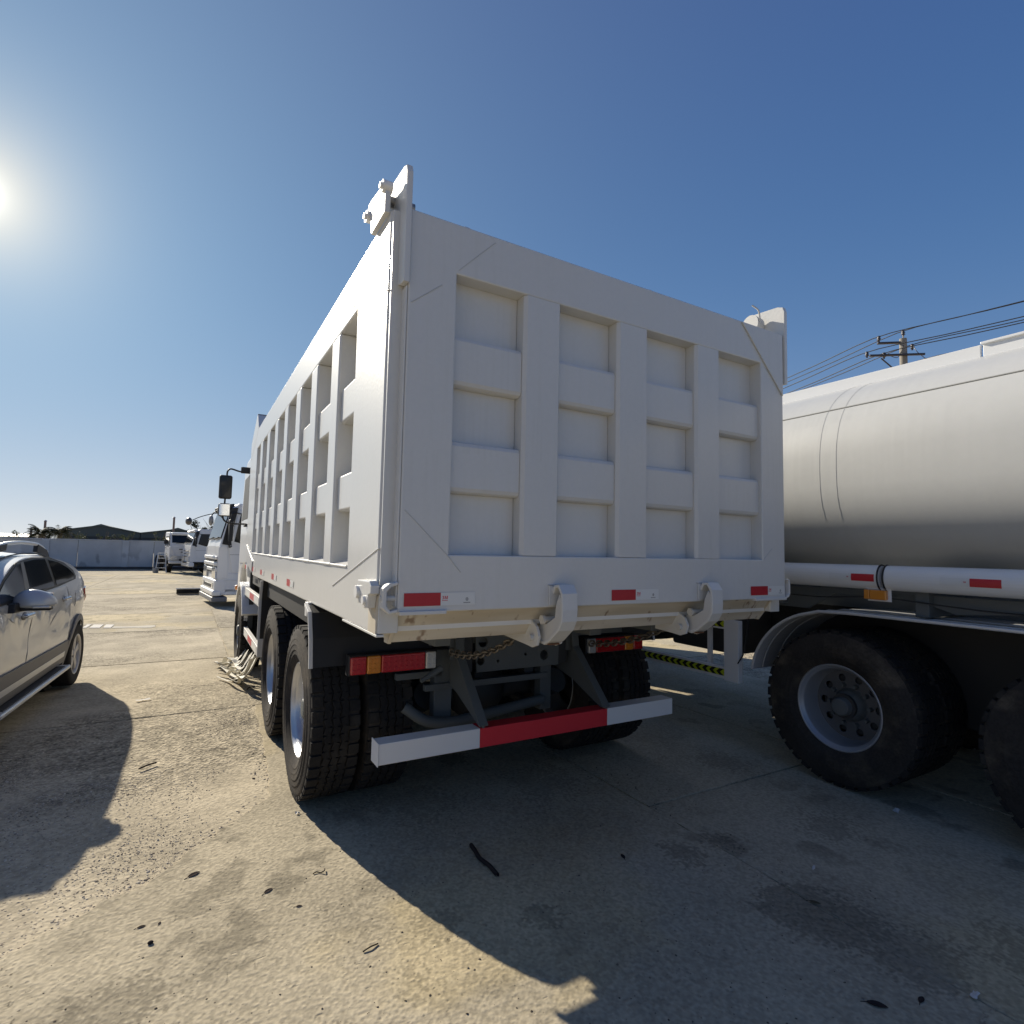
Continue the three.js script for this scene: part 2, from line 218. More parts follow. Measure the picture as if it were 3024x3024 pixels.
// loose stones: on the worn surface, along the broken edge, and a few on the smooth pour
function scatter(name, label, n, mat, place, seed, c0, c1) {
  const r = rng(seed), g = new THREE.IcosahedronGeometry(1, 0), im = new THREE.InstancedMesh(g, mat, n), q = new THREE.Object3D(), c = new THREE.Color();
  for (let i = 0; i < n; i++) { const [x, y, z, s] = place(r); q.position.set(x, y + s * .02, z); q.scale.set(s * (1 + .6 * r()), s * .55, s * (1 + .6 * r())); q.rotation.set(r() - .5, r() * 6.3, r() - .5); q.updateMatrix(); im.setMatrixAt(i, q.matrix); const t = r(); c.setRGB(lerp(c0[0], c1[0], t), lerp(c0[1], c1[1], t), lerp(c0[2], c1[2], t)); im.setColorAt(i, c); }
  im.name = name; scene.add(im); return tag(im, label, 'gravel', null, 'stuff');
}
const edgeLine = [[-2.9, -.5], [-2.43, -.80], [-2.27, -.918], [-2.0, -1.114], [-1.773, -1.377], [-1.637, -1.524], [-1.522, -1.686], [-1.411, -1.793], [-1.38, -2.15], [-1.336, -2.88], [-1.31, -3.6]];
const edgeZ = x => { for (let i = 0; i < 7; i++) if (x < edgeLine[i + 1][0]) return lerp(edgeLine[i][1], edgeLine[i + 1][1], (x - edgeLine[i][0]) / (edgeLine[i + 1][0] - edgeLine[i][0])); return -1.8; };
const patchN = fbm(4, 4, 401);
scatter('gravel', 'loose pale and brown chips over the worn concrete left of the dump truck', 24000, chip, r => { for (let k = 0; k < 40; k++) { const x = -3.6 + 2.25 * r(), z = -4.3 + 3.7 * r(); if (z > edgeZ(x) - .02) continue; if (patchN(x / 5, z / 5) + .35 * (r() - .5) < .52) continue; return [x, gy(z) - .014, z, .0012 + .0040 * Math.pow(r(), 4)]; } return [-2.5, -.014, -2.5, .003]; }, 51, [.22, .18, .14], [.60, .54, .44]);
scatter('rubble', 'crumbled chips along the broken edge of the smooth pour', 900, chip, r => { const i = Math.floor(r() * 9) + 1, t = r(), a = edgeLine[i], b = edgeLine[i + 1] || a; const d = (r() * r()) * .16; return [lerp(a[0], b[0], t) - d * .7, -.014, lerp(a[1], b[1], t) - d * .7, .0012 + .007 * Math.pow(r(), 6)]; }, 52, [.24, .20, .16], [.62, .56, .46]);
scatter('grit', 'dark specks of grit on the smooth concrete in the foreground', 2400, chip, r => { for (let k = 0; k < 30; k++) { const x = -2.6 + 3.6 * r(), z = -1.6 + 3.0 * r(); if (z < edgeZ(x) + .03 || x > 2) continue; if (patchN(x / 4 + .3, z / 4) + .5 * (r() - .5) < .46) continue; return [x, 0, z, .001 + .0036 * Math.pow(r(), 4)]; } return [0, 0, 0, .002]; }, 53, [.07, .058, .045], [.24, .20, .15]);

// leaves, twigs and scraps lying about
function leaf(pos, turn, s, mat, label, curl = .35) { const pts = [], n = 10; const g = new THREE.PlaneGeometry(1, 1, n, 4), p = g.attributes.position; for (let i = 0; i < p.count; i++) { const u = p.getX(i) + .5, v = p.getY(i), w = Math.pow(Math.sin(PI * clamp(u * .98 + .01)), .8) * .42; p.setXYZ(i, (u - .5) * s, (Math.abs(v) * curl * w + .10 * Math.pow(u - .5, 2)) * s * .8 + .0012, v * w * 2 * s * .5); } g.computeVertexNormals(); const e = part('dead_leaf', [g, tube([[-.5 * s, .03 * s, 0], [-.62 * s, .02 * s, .02 * s], [-.75 * s, .012 * s, .06 * s]], .012 * s + .0006, 6, 5)], mat, scene); e.position.set(pos[0], gy(pos[1]) + (pos[2] ?? 0), pos[1]); e.rotation.y = turn; return tag(e, label, 'leaf', 'dry leaves on the concrete'); }
leaf([-1.837, -1.049], .5, .062, lm, 'dark curled leaf on the pale concrete beside the broken edge');
leaf([-1.541, -.745], .6, .05, lm, 'dark folded leaf between the broken edge and the truck shadow');
leaf([-1.436, -.563], -.3, .03, lm, 'small dark leaf nearest the edge of the truck shadow');
leaf([-2.029, -.728], .1, .034, lm, 'flat dark leaf near the left crack in the pale concrete');
leaf([-1.964, -.718], 1.2, .022, lm, 'tiny crumpled leaf beside the flat dark leaf');
leaf([.114, -.197], 1.2, .05, lm, 'curled leaf in the shade behind the red and white bar');
leaf([.641, .517], -1, .05, lm2, 'narrow leaf lying in the dirty joint in the shade');
leaf([.266, .974], -.9, .07, lm, 'long dark leaf near the bottom of the photo in the shade');
leaf([.433, 1.04], .2, .045, lm, 'broad dark leaf beside the white scraps in the shade');
function twig(pts, r, mat, label, name = 'twig', cat = 'twig') { return tag(part(name, tube(pts.map(p => [p[0], gy(p[1]) + (p[2] ?? .004) * .5 + r * .6, p[1]]), r, 16, 6), mat, scene), label, cat); }
twig([[-1.335, -.785], [-1.32, -.79, .008], [-1.30, -.778], [-1.285, -.772, .02], [-1.278, -.795, .012]], .0028, lm, 'small bent twig at the edge of the truck shadow');
twig([[-1.265, -.148], [-1.235, -.155, .012], [-1.2, -.165]], .003, lm2, 'straight short stick in the sunlit foreground');
twig([[-.545, -.66], [-.558, -.58, .016], [-.566, -.52, .01], [-.555, -.43, .014], [-.554, -.346, .004]], .011, lm, 'long curved pod lying in the shade of the dump truck', 'seed_pod', 'pod');
twig([[-2.16, -2.66], [-2.113, -2.70, .012], [-2.06, -2.74]], .006, lm, 'dark stick on the worn concrete left of the rear wheels');
twig([[-1.29, -4.85], [-1.25, -4.93, .03], [-1.20, -4.92, .02]], .005, lm, 'bent wire beside the front tandem wheel', 'wire', 'wire');
function scrap(pos, turn, w, d, label) { const g = new THREE.PlaneGeometry(w, d, 4, 3), p = g.attributes.position, r = rng(Math.round(pos[0] * 100 + 900)); g.rotateX(-PI / 2); for (let i = 0; i < p.count; i++) p.setXYZ(i, p.getX(i) * (.8 + .4 * r()), .003 + .012 * r(), p.getZ(i) * (.8 + .4 * r())); g.computeVertexNormals(); const e = part('paper_scrap', g, M([.62, .6, .56], .8), scene); e.position.set(pos[0], gy(pos[1]), pos[1]); e.rotation.y = turn; return tag(e, label, 'scrap', 'white scraps on the concrete'); }
scrap([2.007, .215], .3, .07, .03, 'white paper scrap in the shade below the tanker wheel');
scrap([.9, .354], .5, .035, .012, 'thin white scrap in the middle of the shaded concrete');
scrap([.623, 1.128], .1, .045, .02, 'white scrap in the bottom right of the shaded concrete');
scrap([-2.258, -4.842], .2, .12, .05, 'pale flattened scrap on the worn concrete beside the car shadow');
scrap([-1.295, -1.466], .2, .025, .02, 'tiny white scrap right behind the left rear tyre');
{ const g = new THREE.IcosahedronGeometry(.009, 1); g.scale(1.2, .7, 1); g.translate(-1.99, .005, -.596); tag(part('stone', g, lm, scene), 'single dark pebble on the pale foreground concrete', 'stone'); }

// ------------------------------------------------------------------ back of the yard
{
  const w = thing('boundary_wall', 'grey weathered concrete wall with pilasters across the back of the yard', 'wall', [-9, gy(-47), -47]);
  const P = [-46.6, -42.1, -37.6, -33.1, -28.6, -24.1, -19.6, -15.1, -10.38, -5.86, -1.4, 3.1, 7.6, 12.1, 16.6, 21.1];
  P.forEach((x, i) => { part('pilaster', bx(x - .2 + 9, x + .2 + 9, 0, 2.06, -.16, .18, .015), m.wall, w); if (i < P.length - 1) { const mid = (x + P[i + 1]) / 2 + 9 - .5; for (const [a, b] of [[x + 9.2, mid - .015], [mid + .015, P[i + 1] + 8.8]]) part('panel', bx(a, b, 0, 2.0, -.1, .08, .01), m.wall, w); part('coping', bx(x + 9.2, P[i + 1] + 8.8, 2.003, 2.08, -.15, .13, .01), m.wall, w); } });
  tag(part('soil', (() => { const g = ext([[0, 0], [.9, 0], [.3, .12], [0, .16]], 'x', -40, 22, 0); g.translate(0, gy(-47), -46.9); return g; })(), M([.07, .055, .042], .95), scene), 'dark soil banked along the foot of the boundary wall', 'soil', null, 'structure');
}
const cladG = M([.085, .10, .092], .7), band = M([.035, .045, .055], .6), ventM = M([.20, .14, .12], .7);
function shed(x0, xm, x1, ye, yr, name, label) {
  const t = thing(name, label, 'warehouse', [xm, -.3, -130]), a = x0 - xm, b = x1 - xm, e = ye + .3, r = yr + .3;
  part('wall', ext([[a, 0], [b, 0], [b, 2.9], [a, 2.9]], 'z', -40, 0), M([.06, .065, .065], .8), t);
  part('gable', ext([[a, 2.95], [b, 2.95], [b, e], [0, r], [a, e]], 'z', -40, .1), cladG, t);
  for (let i = 0; i < 6; i++) { const p = lerp(a, b, i / 6) + .3, q = lerp(a, b, (i + 1) / 6) - .3; part('window_band', bx(p, q, 1.9, 2.7, .02, .14, 0), band, t); }
  part('roof', [ext([[a - .3, e - .02], [0, r + .02], [0, r + .22], [-1.2, r - .02], [a - .3, e + .14]], 'z', -40.3, .4), ext([[b + .3, e - .02], [0, r + .02], [0, r + .22], [1.2, r - .02], [b + .3, e + .14]], 'z', -40.3, .4)], M([.10, .125, .115], .6), t);
  part('ridge_vent', ext([[-1.5, r - .1], [1.5, r - .1], [0, r + .38]], 'z', -40, .3), cladG, t);
}
shed(-23.2, -16.62, -10.3, 3.5, 4.72, 'warehouse', 'left dark green gabled warehouse beyond the wall');
shed(-10.2, -3.95, 2.4, 3.5, 4.5, 'warehouse', 'right dark green gabled warehouse behind the parked white cabs');
{ const t = thing('low_building', 'low pale building with a light flat roof at the far left', 'building', [-27.5, -.3, -110]); part('wall', bx(-9, 4.4, 0, 2.4, -12, 0, 0), M([.26, .25, .24], .8), t); part('roof', ext([[-12.3, 2.42], [.4, 2.36], [.4, 2.48], [-6, 3.02], [-12.3, 2.5]], 'x', -9.4, 4.8), M([.42, .39, .37], .6), t); for (const x of [-2.4, 1.3]) part('vent', bx(x - .15, x + .15, 2.7, 3.12, -5.2, -4.8, 0), M([.3, .27, .22], .7), t); for (let i = 0; i < 6; i++) part('window', bx(-8 + i * 2, -6.8 + i * 2, 1, 1.9, -.02, .06, 0), band, t); }
function stack(x, y0, y1, label) { const t = thing('vent_stack', label, 'chimney', [x, -.3, -109]); part('pipe', cyl([0, 0, 0], [0, y1, 0], .17, .16, 12), ventM, t); part('cap', cyl([0, y1 + .05, 0], [0, y1 + .22, 0], .26, .05, 12), M([.5, .5, .48], .6), t); part('collar', cyl([0, y1 - .02, 0], [0, y1 + .05, 0], .2, .2, 12), ventM, t); }
stack(-22.94, 0, 3.7, 'short brown vent pipe left of the palms'); stack(-21.33, 0, 4.95, 'brown vent pipe rising above the palm crowns'); stack(-4.27, 0, 6.3, 'tall brown vent pipe above the right warehouse roof');
function palm(x, z, h, R, seed, label) {
  const t = thing('palm_tree', label, 'palm tree', [x, gy(-47), z], 0, 'palms behind the wall'), r = rng(seed); part('trunk', cyl([0, 0, 0], [.05, h, 0], .2, .14, 10), m.wood, t);
  const gs = []; for (let i = 0; i < 44; i++) { const a = i * 2.4 + r() * .4, el = lerp(-.5, 1.35, Math.pow(r(), .8)), L = R * (.75 + .4 * r()), pts = [], n = 8; let py = h, pr = 0, e = el; for (let k = 0; k <= n; k++) { pts.push([Math.cos(a) * pr, py, Math.sin(a) * pr]); pr += L / n * Math.cos(e); py += L / n * Math.sin(e); e -= (.16 + .1 * r()); }
    for (let k = 1; k < n; k++) for (let s = -1; s <= 1; s += 2) for (let q = 0; q < 3; q++) { const f = q / 3, b = pts[k].map((c, d) => lerp(c, pts[k + 1][d], f)), l = L * .27 * Math.sin(PI * clamp((k + f) / n * .9 + .1)) + .05, sx = -Math.sin(a) * s, sz = Math.cos(a) * s, fx = Math.cos(a), fz = Math.sin(a); const tip = [b[0] + sx * l * .75 + fx * l * .6, b[1] - l * .25 - r() * .05, b[2] + sz * l * .75 + fz * l * .6]; const g = new THREE.BufferGeometry(); g.setAttribute('position', new THREE.Float32BufferAttribute([b[0] - fx * .02, b[1], b[2] - fz * .02, b[0] + fx * .03, b[1] + .01, b[2] + fz * .03, ...tip], 3)); g.computeVertexNormals(); gs.push(g); } }
  part('crown', gs, M([.055, .062, .03], .8, 0, { side: THREE.DoubleSide }), t);
}
palm(-11.45, -51, 2.45, 1.0, 5, 'left one of the two palms above the wall'); palm(-10.4, -51.5, 2.55, 1.05, 6, 'right one of the two palms, with the taller fuller crown');
function leafy(name, label, cat, x, z, base, h, wd, n, ls, seed, col, group) {
  const t = thing(name, label, cat, [x, base, z], 0, group), r = rng(seed); const tr = [cyl([0, 0, 0], [.05, h * .6, 0], h * .022 + .02, h * .012 + .01, 8)]; for (let i = 0; i < 9; i++) { const a = r() * 6.3; tr.push(cyl([.03, h * (.3 + .25 * r()), 0], [Math.cos(a) * wd * .8, h * (.62 + .36 * r()), Math.sin(a) * wd * .8], .03, .008, 5)); } part('trunk', tr, m.wood, t);
  const cl = []; for (let i = 0; i < 15; i++) { const a = r() * 6.3, q = Math.sqrt(r()) * wd * .85; cl.push([Math.cos(a) * q, h * (.42 + .5 * r()), Math.sin(a) * q, wd * (.2 + .22 * r())]); }
  const p = []; for (let i = 0; i < n; i++) { const c = cl[Math.floor(r() * cl.length)], u = r() * 2 - 1, a = r() * 6.3, rad = c[3] * Math.pow(r(), .5), s = Math.sqrt(1 - u * u), b = [c[0] + rad * s * Math.cos(a), c[1] + rad * u * .8, c[2] + rad * s * Math.sin(a)]; const d = () => (r() - .5) * 2 * ls; p.push(...b, b[0] + d(), b[1] + d(), b[2] + d(), b[0] + d(), b[1] + d(), b[2] + d()); }
  const g = new THREE.BufferGeometry(); g.setAttribute('position', new THREE.Float32BufferAttribute(p, 3)); g.computeVertexNormals(); part('crown', g, M(col, .8, 0, { side: THREE.DoubleSide }), t);
}
leafy('tree', 'sparse dark tree behind the second white cab', 'tree', -1.3, -60, -.3, 4.4, .95, 1500, .13, 9, [.05, .055, .035], 'trees beyond the wall');
leafy('tree', 'taller sparse tree partly hidden by the nearest white cab', 'tree', .35, -60, -.3, 5.1, 1.5, 2600, .13, 10, [.06, .06, .045], 'trees beyond the wall');
for (const [x, h, w, l] of [[-9.0, 2.35, .9, 'low grey green shrub over the wall right of the palms'], [-7.35, 2.5, .45, 'small bright bush over the wall below the warehouse ridge'], [-6.1, 2.4, .8, 'wide low bush over the middle of the wall'], [-3.9, 2.65, .55, 'bush over the wall left of the far white cab'], [-12.4, 2.4, .7, 'shrub over the wall left of the palms']]) leafy('shrub', l, 'shrub', x, -48.2, -.02, h, w, 500, .09, Math.round(-x * 10), [.085, .10, .045], 'shrubs over the wall');
{ const t = thing('sign_board', 'small pale sign board on a post above the wall at the left edge', 'sign', [-13.0, gy(-46), -46]); part('post', cyl([0, 0, 0], [0, 2.5, 0], .03, .03, 8), m.grey, t); part('board', bx(-.4, .38, 1.55, 2.45, .02, .06, .01), M([.45, .46, .47], .6), t); part('stripe', bx(-.34, .32, 1.8, 2.0, .058, .066, 0), M([.12, .16, .22], .6), t); }
{ const t = thing('bucket', 'grey plastic bucket on the ground by the far white cab', 'bucket', [-3.66, gy(-40), -40]); part('pail', lathe([[0, .01], [.15, 0], [.18, .3], [.19, .31], [.17, .3], [.14, .03], [0, .03]], 20), M([.22, .24, .27], .6), t); part('handle', tube([[-.18, .29, 0], [-.12, .38, .05], [0, .42, .07], [.12, .38, .05], [.18, .29, 0]], .008, 14, 5), m.steel, t); }
{ const t = thing('step_ladder', 'metal step ladder standing beside the far white cab', 'ladder', [-3.38, gy(-40.4), -40.4]); for (const s of [-1, 1]) part('rail', [cyl([s * .3, 0, .3], [s * .2, 1.25, 0], .03), cyl([s * .3, 0, -.3], [s * .2, 1.25, 0], .03)], m.alu, t); for (let i = 1; i < 4; i++) part('step', bx(-.3 + i * .025, .3 - i * .025, i * .31 - .02, i * .31 + .02, .3 - i * .075 - .05, .3 - i * .075 + .05, .005), m.alu, t); part('platform', bx(-.22, .22, 1.23, 1.27, -.1, .1, .005), m.alu, t); }

// utility pole and its lines on the right
const insM = M([.06, .05, .05], .35), wireM = M([.015, .016, .02], .6);
const ins = [[-.62, 9.62, -.5], [.42, 9.35, .1], [.02, 9.8, 0], [-.95, 9.05, -.75], [-.5, 9.0, -.4], [.55, 8.75, .45]];
function utilityPole(x, z, label) {
  const t = thing('utility_pole', label, 'utility pole', [x, -.3, z], 0, 'poles of the power line'), B = .3;
  part('post', cyl([0, 0, 0], [0, 9.5 + B, 0], .17, .115, 16), M([.26, .24, .21], .9), t);
  part('crossarm', rot(bx(-.85, .1, 9.33 + B, 9.40 + B, -.05, .05, .01), 0, -.68, 0), insM, t);
  part('crossarm', rot(bx(-1.2, .6, 8.82 + B, 8.89 + B, .14, .22, .01), 0, -.68, 0), insM, t);
  part('brace', cyl([-.6, 8.8 + B, -.45], [-.08, 8.1 + B, 0], .025, .025, 6), insM, t); part('spike', cyl([0, 9.48 + B, 0], [0, 9.8 + B, 0], .02, .015, 6), insM, t);
  for (const [a, b, c] of ins) { const g = lathe([[0, -.16], [.03, -.15], [.03, -.1], [.075, -.08], [.03, -.05], [.075, -.02], [.03, .01], [.06, .04], [.04, .07], [0, .08]], 10); g.translate(a, b + B - .06, c); part('insulator', g, insM, t); }
  part('jumper', tube([[-.5, 9 + B, -.4], [-.2, 8.8 + B, -.1], [-.1, 9.2 + B, .05], [.02, 9.75 + B, 0]], .012, 16, 5), insM, t); part('jumper', tube([[.42, 9.35 + B, .1], [.3, 9.0 + B, .3], [.55, 8.75 + B, .45]], .012, 12, 5), insM, t);
}
utilityPole(19.9, -7.8, 'concrete utility pole with crossarms rising behind the tanker'); utilityPole(27.9, -40.4, 'farther pole of the power line hidden behind the dump truck'); utilityPole(20.4, 24, 'pole of the power line outside the photo on the right');
ins.forEach(([a, b, c], i) => { const pts = []; const P = [[20.4, 24], [19.9, -7.8], [27.9, -40.4]]; for (let s = 0; s < 2; s++) for (let k = 0; k <= 12; k++) { if (s && !k) continue; const t = k / 12; pts.push([lerp(P[s][0], P[s + 1][0], t) + a, b - 4 * .5 * t * (1 - t) + (i === 5 ? 0 : 0), lerp(P[s][1], P[s + 1][1], t) + c]); } tag(part('power_line', tube(pts, .017, 100, 5), wireM, scene), ['black wire leaving the upper left insulator of the pole', 'black wire leaving the upper right insulator of the pole', 'topmost black wire over the pole tip', 'black wire at the left end of the lower crossarm', 'black wire left of centre on the lower crossarm', 'lowest black wire at the right end of the lower crossarm'][i], 'wire', 'power lines'); });

// ------------------------------------------------------------------ truck wheels (outer face towards -x)
const tyreProfile = (() => { const h = [[.286, .102], [.296, .118], [.305, .128], [.325, .138], [.345, .146], [.349, .150], [.353, .147], [.375, .1515], [.379, .155], [.383, .1525], [.41, .1535], [.414, .157], [.418, .1535], [.445, .150], [.449, .153], [.453, .149], [.475, .146], [.492, .143], [.508, .139], [.517, .132], [.520, .118], [.521, .06], [.521, 0]]; return [...h, ...h.slice(0, -1).reverse().map(p => [p[0], -p[1]])]; })();
const ringG = (pts, seg) => { const g = lathe(pts, seg); g.rotateZ(PI / 2); return g; };
const wheelParts = (() => {
  const o = {}; o.tyre = clean(ringG(tyreProfile, 64));
  const tr = []; const N = 40;
  for (let i = 0; i < N; i++) for (const s of [-1, 1]) { const b = new THREE.BoxGeometry(.060, .022, .060); b.translate(s * .106, .524, 0); b.rotateX((i + (s > 0 ? .5 : 0)) / N * 2 * PI); tr.push(clean(b)); const c = new THREE.BoxGeometry(.010, .034, .056); c.translate(s * .133, .509, 0); c.rotateX((i + (s > 0 ? .5 : 0)) / N * 2 * PI); tr.push(clean(c)); }
  for (const ax of [-.048, 0, .048]) for (let i = 0; i < 72; i++) { const b = new THREE.BoxGeometry(.038, .02, .0455); b.rotateY((i % 2 ? 1 : -1) * .30); b.translate(ax, .5255, 0); b.rotateX(i / 72 * 2 * PI); tr.push(clean(b)); }
  o.tread = mergeGeometries(tr);
  o.barrel = clean(ringG([[.297, .113], [.299, .121], [.292, .126], [.284, .121], [.280, .108], [.270, .100], [.262, .088], [.255, .04], [.250, -.01], [.243, -.052], [.236, -.06], [.236, -.075], [.262, -.085], [.28, -.11], [.297, -.118]], 64));
  const holes = []; for (let i = 0; i < 10; i++) { const a = i / 10 * 2 * PI; holes.push(circ(.19 * Math.cos(a), .19 * Math.sin(a), .026, 12)); }
  const disc = z => { const g = ext(circ(0, 0, .246, 48), 'x', 0, .014, .002, holes); g.translate(z, 0, 0); return clean(g); };
  o.discDeep = disc(.045); o.discFront = disc(-.098);
  const nuts = (x, n, rad) => { const a = []; for (let i = 0; i < n; i++) { const t = (i + .5) / n * 2 * PI; a.push(clean(cyl([x, rad * Math.cos(t), rad * Math.sin(t)], [x - .035, rad * Math.cos(t), rad * Math.sin(t)], .017, .014, 6))); } return mergeGeometries(a); };
  o.nutDeep = nuts(.045, 10, .14); o.nutFront = nuts(-.098, 10, .14);
  o.hubDeep = clean(ringG([[0, .10], [.05, .10], [.062, .094], [.064, .03], [.095, .02], [.105, -.03], [.118, -.045]], 32));
  o.hubFront = clean(ringG([[0, .155], [.06, .152], [.075, .14], [.08, .11], [.105, .105], [.112, .095]], 32));
  o.drum = clean(ringG([[.0, -.06], [.2, -.07], [.215, -.08], [.215, -.2], [0, -.2]], 32));
  return o;
})();
function wheel(parent, kind, pos, side, rimMat = m.silver, sc = 1) { // kind: 'deep' outer dual, 'inner', 'front'
  const w = grp('wheel', parent, pos); w.rotation.y = side > 0 ? PI : 0; const P = wheelParts, K = (n, g, mt) => { const e = new THREE.Mesh(g, mt); e.name = n; w.add(e); };
  K('tyre', P.tyre, m.rubberDust); K('tread', P.tread, m.rubber); K('rim', P.barrel, rimMat);
  if (kind === 'deep') { K('disc', P.discDeep, rimMat === m.silver ? m.silver : m.rimDark); K('hub', P.hubDeep, m.chassisGrey); K('wheel_nut', P.nutDeep, m.chassisGrey); K('drum', P.drum, m.chassis); }
  if (kind === 'front') { K('disc', P.discFront, rimMat); K('hub', P.hubFront, m.chassisGrey); K('wheel_nut', P.nutFront, m.chassisGrey); }
  if (sc !== 1) for (const c of w.children) c.scale.setScalar(sc);
  return w;
}

// ------------------------------------------------------------------ the white dump truck
const truck = thing('dump_truck', 'big white dump truck seen from behind, its ribbed tailgate facing the camera', 'dump truck');
const stickerTex = canvasTex(620, 100, (g, w, h) => { g.fillStyle = '#dcdcd8'; g.fillRect(0, 0, w, h); g.fillStyle = '#b5202c'; g.fillRect(0, 0, 310, h); g.strokeStyle = 'rgba(120,10,20,.35)'; g.lineWidth = 1; for (let i = -h; i < 310; i += 9) { g.beginPath(); g.moveTo(i, 0); g.lineTo(i + h, h); g.stroke(); g.beginPath(); g.moveTo(i + h, 0); g.lineTo(i, h); g.stroke(); } g.fillStyle = '#dcdcd8'; g.fillRect(310, 0, 310, h); g.strokeStyle = 'rgba(170,172,170,.5)'; for (let i = 310 - h; i < w; i += 9) { g.beginPath(); g.moveTo(Math.max(310, i), Math.max(0, 310 - i)); g.lineTo(i + h, h); g.stroke(); } g.fillStyle = '#c0202c'; g.font = 'bold 36px sans-serif'; g.fillText('3M', 322, 52); for (let i = 0; i < 5; i++) g.fillRect(323 + i * 10, 59, 7, 6); g.fillStyle = '#555'; g.beginPath(); g.arc(545, 55, 12, 0, 7); g.lineWidth = 3; g.strokeStyle = '#666'; g.stroke(); g.fillRect(541, 47, 8, 16); for (let i = 0; i < 8; i++) g.fillRect(514 + i * 8, 78, 5, 8); });
const stickerM = M([1, 1, 1], .4, 0, { map: stickerTex });
function faceQuad(x0, x1, y0, y1, z, th = .0015) { const g = new THREE.PlaneGeometry(x1 - x0, y1 - y0); g.translate((x0 + x1) / 2, (y0 + y1) / 2, z + th); return g; }
{ // tailgate
  const tg = grp('tailgate', truck, [0, 0, 0]);
  const X = 1.225, yb = 1.335, yt = 2.985, hx = 1.012, hb = 1.567, ht = 2.763;
  part('frame', ext([[-X, yb], [X, yb], [X, yt], [-X, yt]], 'z', -.115, 0, .006, [[[-hx, hb], [hx, hb], [hx, ht], [-hx, ht]]]), m.white, tg);
  const ribs = [[-.668, -.464], [-.114, .093], [.450, .647]], cells = [[-hx, -.668], [-.464, -.114], [.093, .450], [.647, hx]];
  for (const [a, b] of ribs) part('rib', ext([[a + .002, -.09], [a, -.016], [a + .014, 0], [b - .014, 0], [b, -.016], [b - .002, -.09]].map(p => [p[0], p[1]]), 'y', hb + .001, ht - .001, .0), m.white, tg);
  for (const [a, b] of cells) {
    for (const [c, d] of [[2.288, 2.508], [1.828, 2.05]]) { const r = .022, pr = [[-.09, c], [-.024 - r, c], [-.024 - r * .3, c + r * .3], [-.024, c + r], [-.024, d - r], [-.024 - r * .3, d - r * .3], [-.024 - r, d], [-.09, d]]; part('crossbar', ext(pr, 'x', a + .001, b - .001, 0), m.white, tg); }
    for (const [c, d] of [[hb, 1.828], [2.05, 2.288], [2.508, ht]]) part('panel', bx(a, b, c, d, -.086, -.078 + (c * 7 % 1 - .5) * .004, .0015), m.white, tg);
  }
  part('back_plate', bx(-1.2, 1.2, 1.35, 2.97, -.114, -.0915, .002), m.white2, tg);
  const bead = (x0, y0, x1, y1, w = .0035) => cyl([x0, y0, -.0008], [x1, y1, -.0008], w * .75, w * .75, 6);
  part('weld_bead', [bead(-1.003, 2.782, -.83, 2.957), bead(-1.211, 2.59, -1.079, 2.697, .004), bead(-1.209, 1.742, -1.022, 1.566), bead(-1.022, 1.566, -.958, 1.494, .004), bead(1.018, 1.567, 1.10, 1.635), bead(-.52, 1.436, -.40, 1.436, .005), bead(.445, 1.436, .59, 1.436, .005)], m.weld, tg);
  part('gusset', ext([[.833, 2.975], [1.213, 2.588], [1.213, 2.975]], 'z', .001, .010, .002), m.white, tg, 'triangular corner plate on the upper right corner');
  part('end_lip', bx(-1.219, -1.02, 1.326, 1.342, -.04, .012, .003), m.white, tg); part('end_lip', bx(.93, 1.222, 1.326, 1.342, -.04, .012, .003), m.white, tg);
  for (const [x, y] of [[-1.2, 1.36], [-.146, 1.356], [.898, 1.359]]) { const k = part('reflector_strip', faceQuad(x, x + .312, y, y + .052, .001), stickerM, tg, null, true); }
  for (const s of [-1, 1]) { // ears that carry the hinge
    const e = part('ear', ext([[.016, 2.665], [.018, 3.13], [.008, 3.16], [-.03, 3.175], [-.24, 3.19], [-.26, 3.17], [-.26, 3.06], [-.13, 3.0], [-.118, 2.70], [-.03, 2.665]], 'x', s > 0 ? 1.226 : -1.252, s > 0 ? 1.252 : -1.226, .004), m.white, tg);
    part('hinge_pin', [cyl([s * 1.16, 3.085, -.16], [s * 1.30, 3.085, -.16], .024, .024, 16)], m.steel, e);
    if (s > 0) part('boss', [cyl([1.13, 3.085, -.16], [1.2, 3.085, -.16], .06, .055, 20), tube([[1.15, 3.08, -.1], [1.12, 3.15, -.09], [1.1, 3.19, -.12]], .006, 10, 6)], m.dirtyWhite, e);
  }
  part('edge_rail', [bx(-1.232, -1.2265, 1.36, 2.66, -.11, -.005, .002)], m.white, tg);
  part('top_nub', [bx(-.98, -.95, 2.983, 2.993, -.05, -.01, .003), bx(.1, .125, 2.983, 2.992, -.05, -.01, .003)], m.white, tg);
}
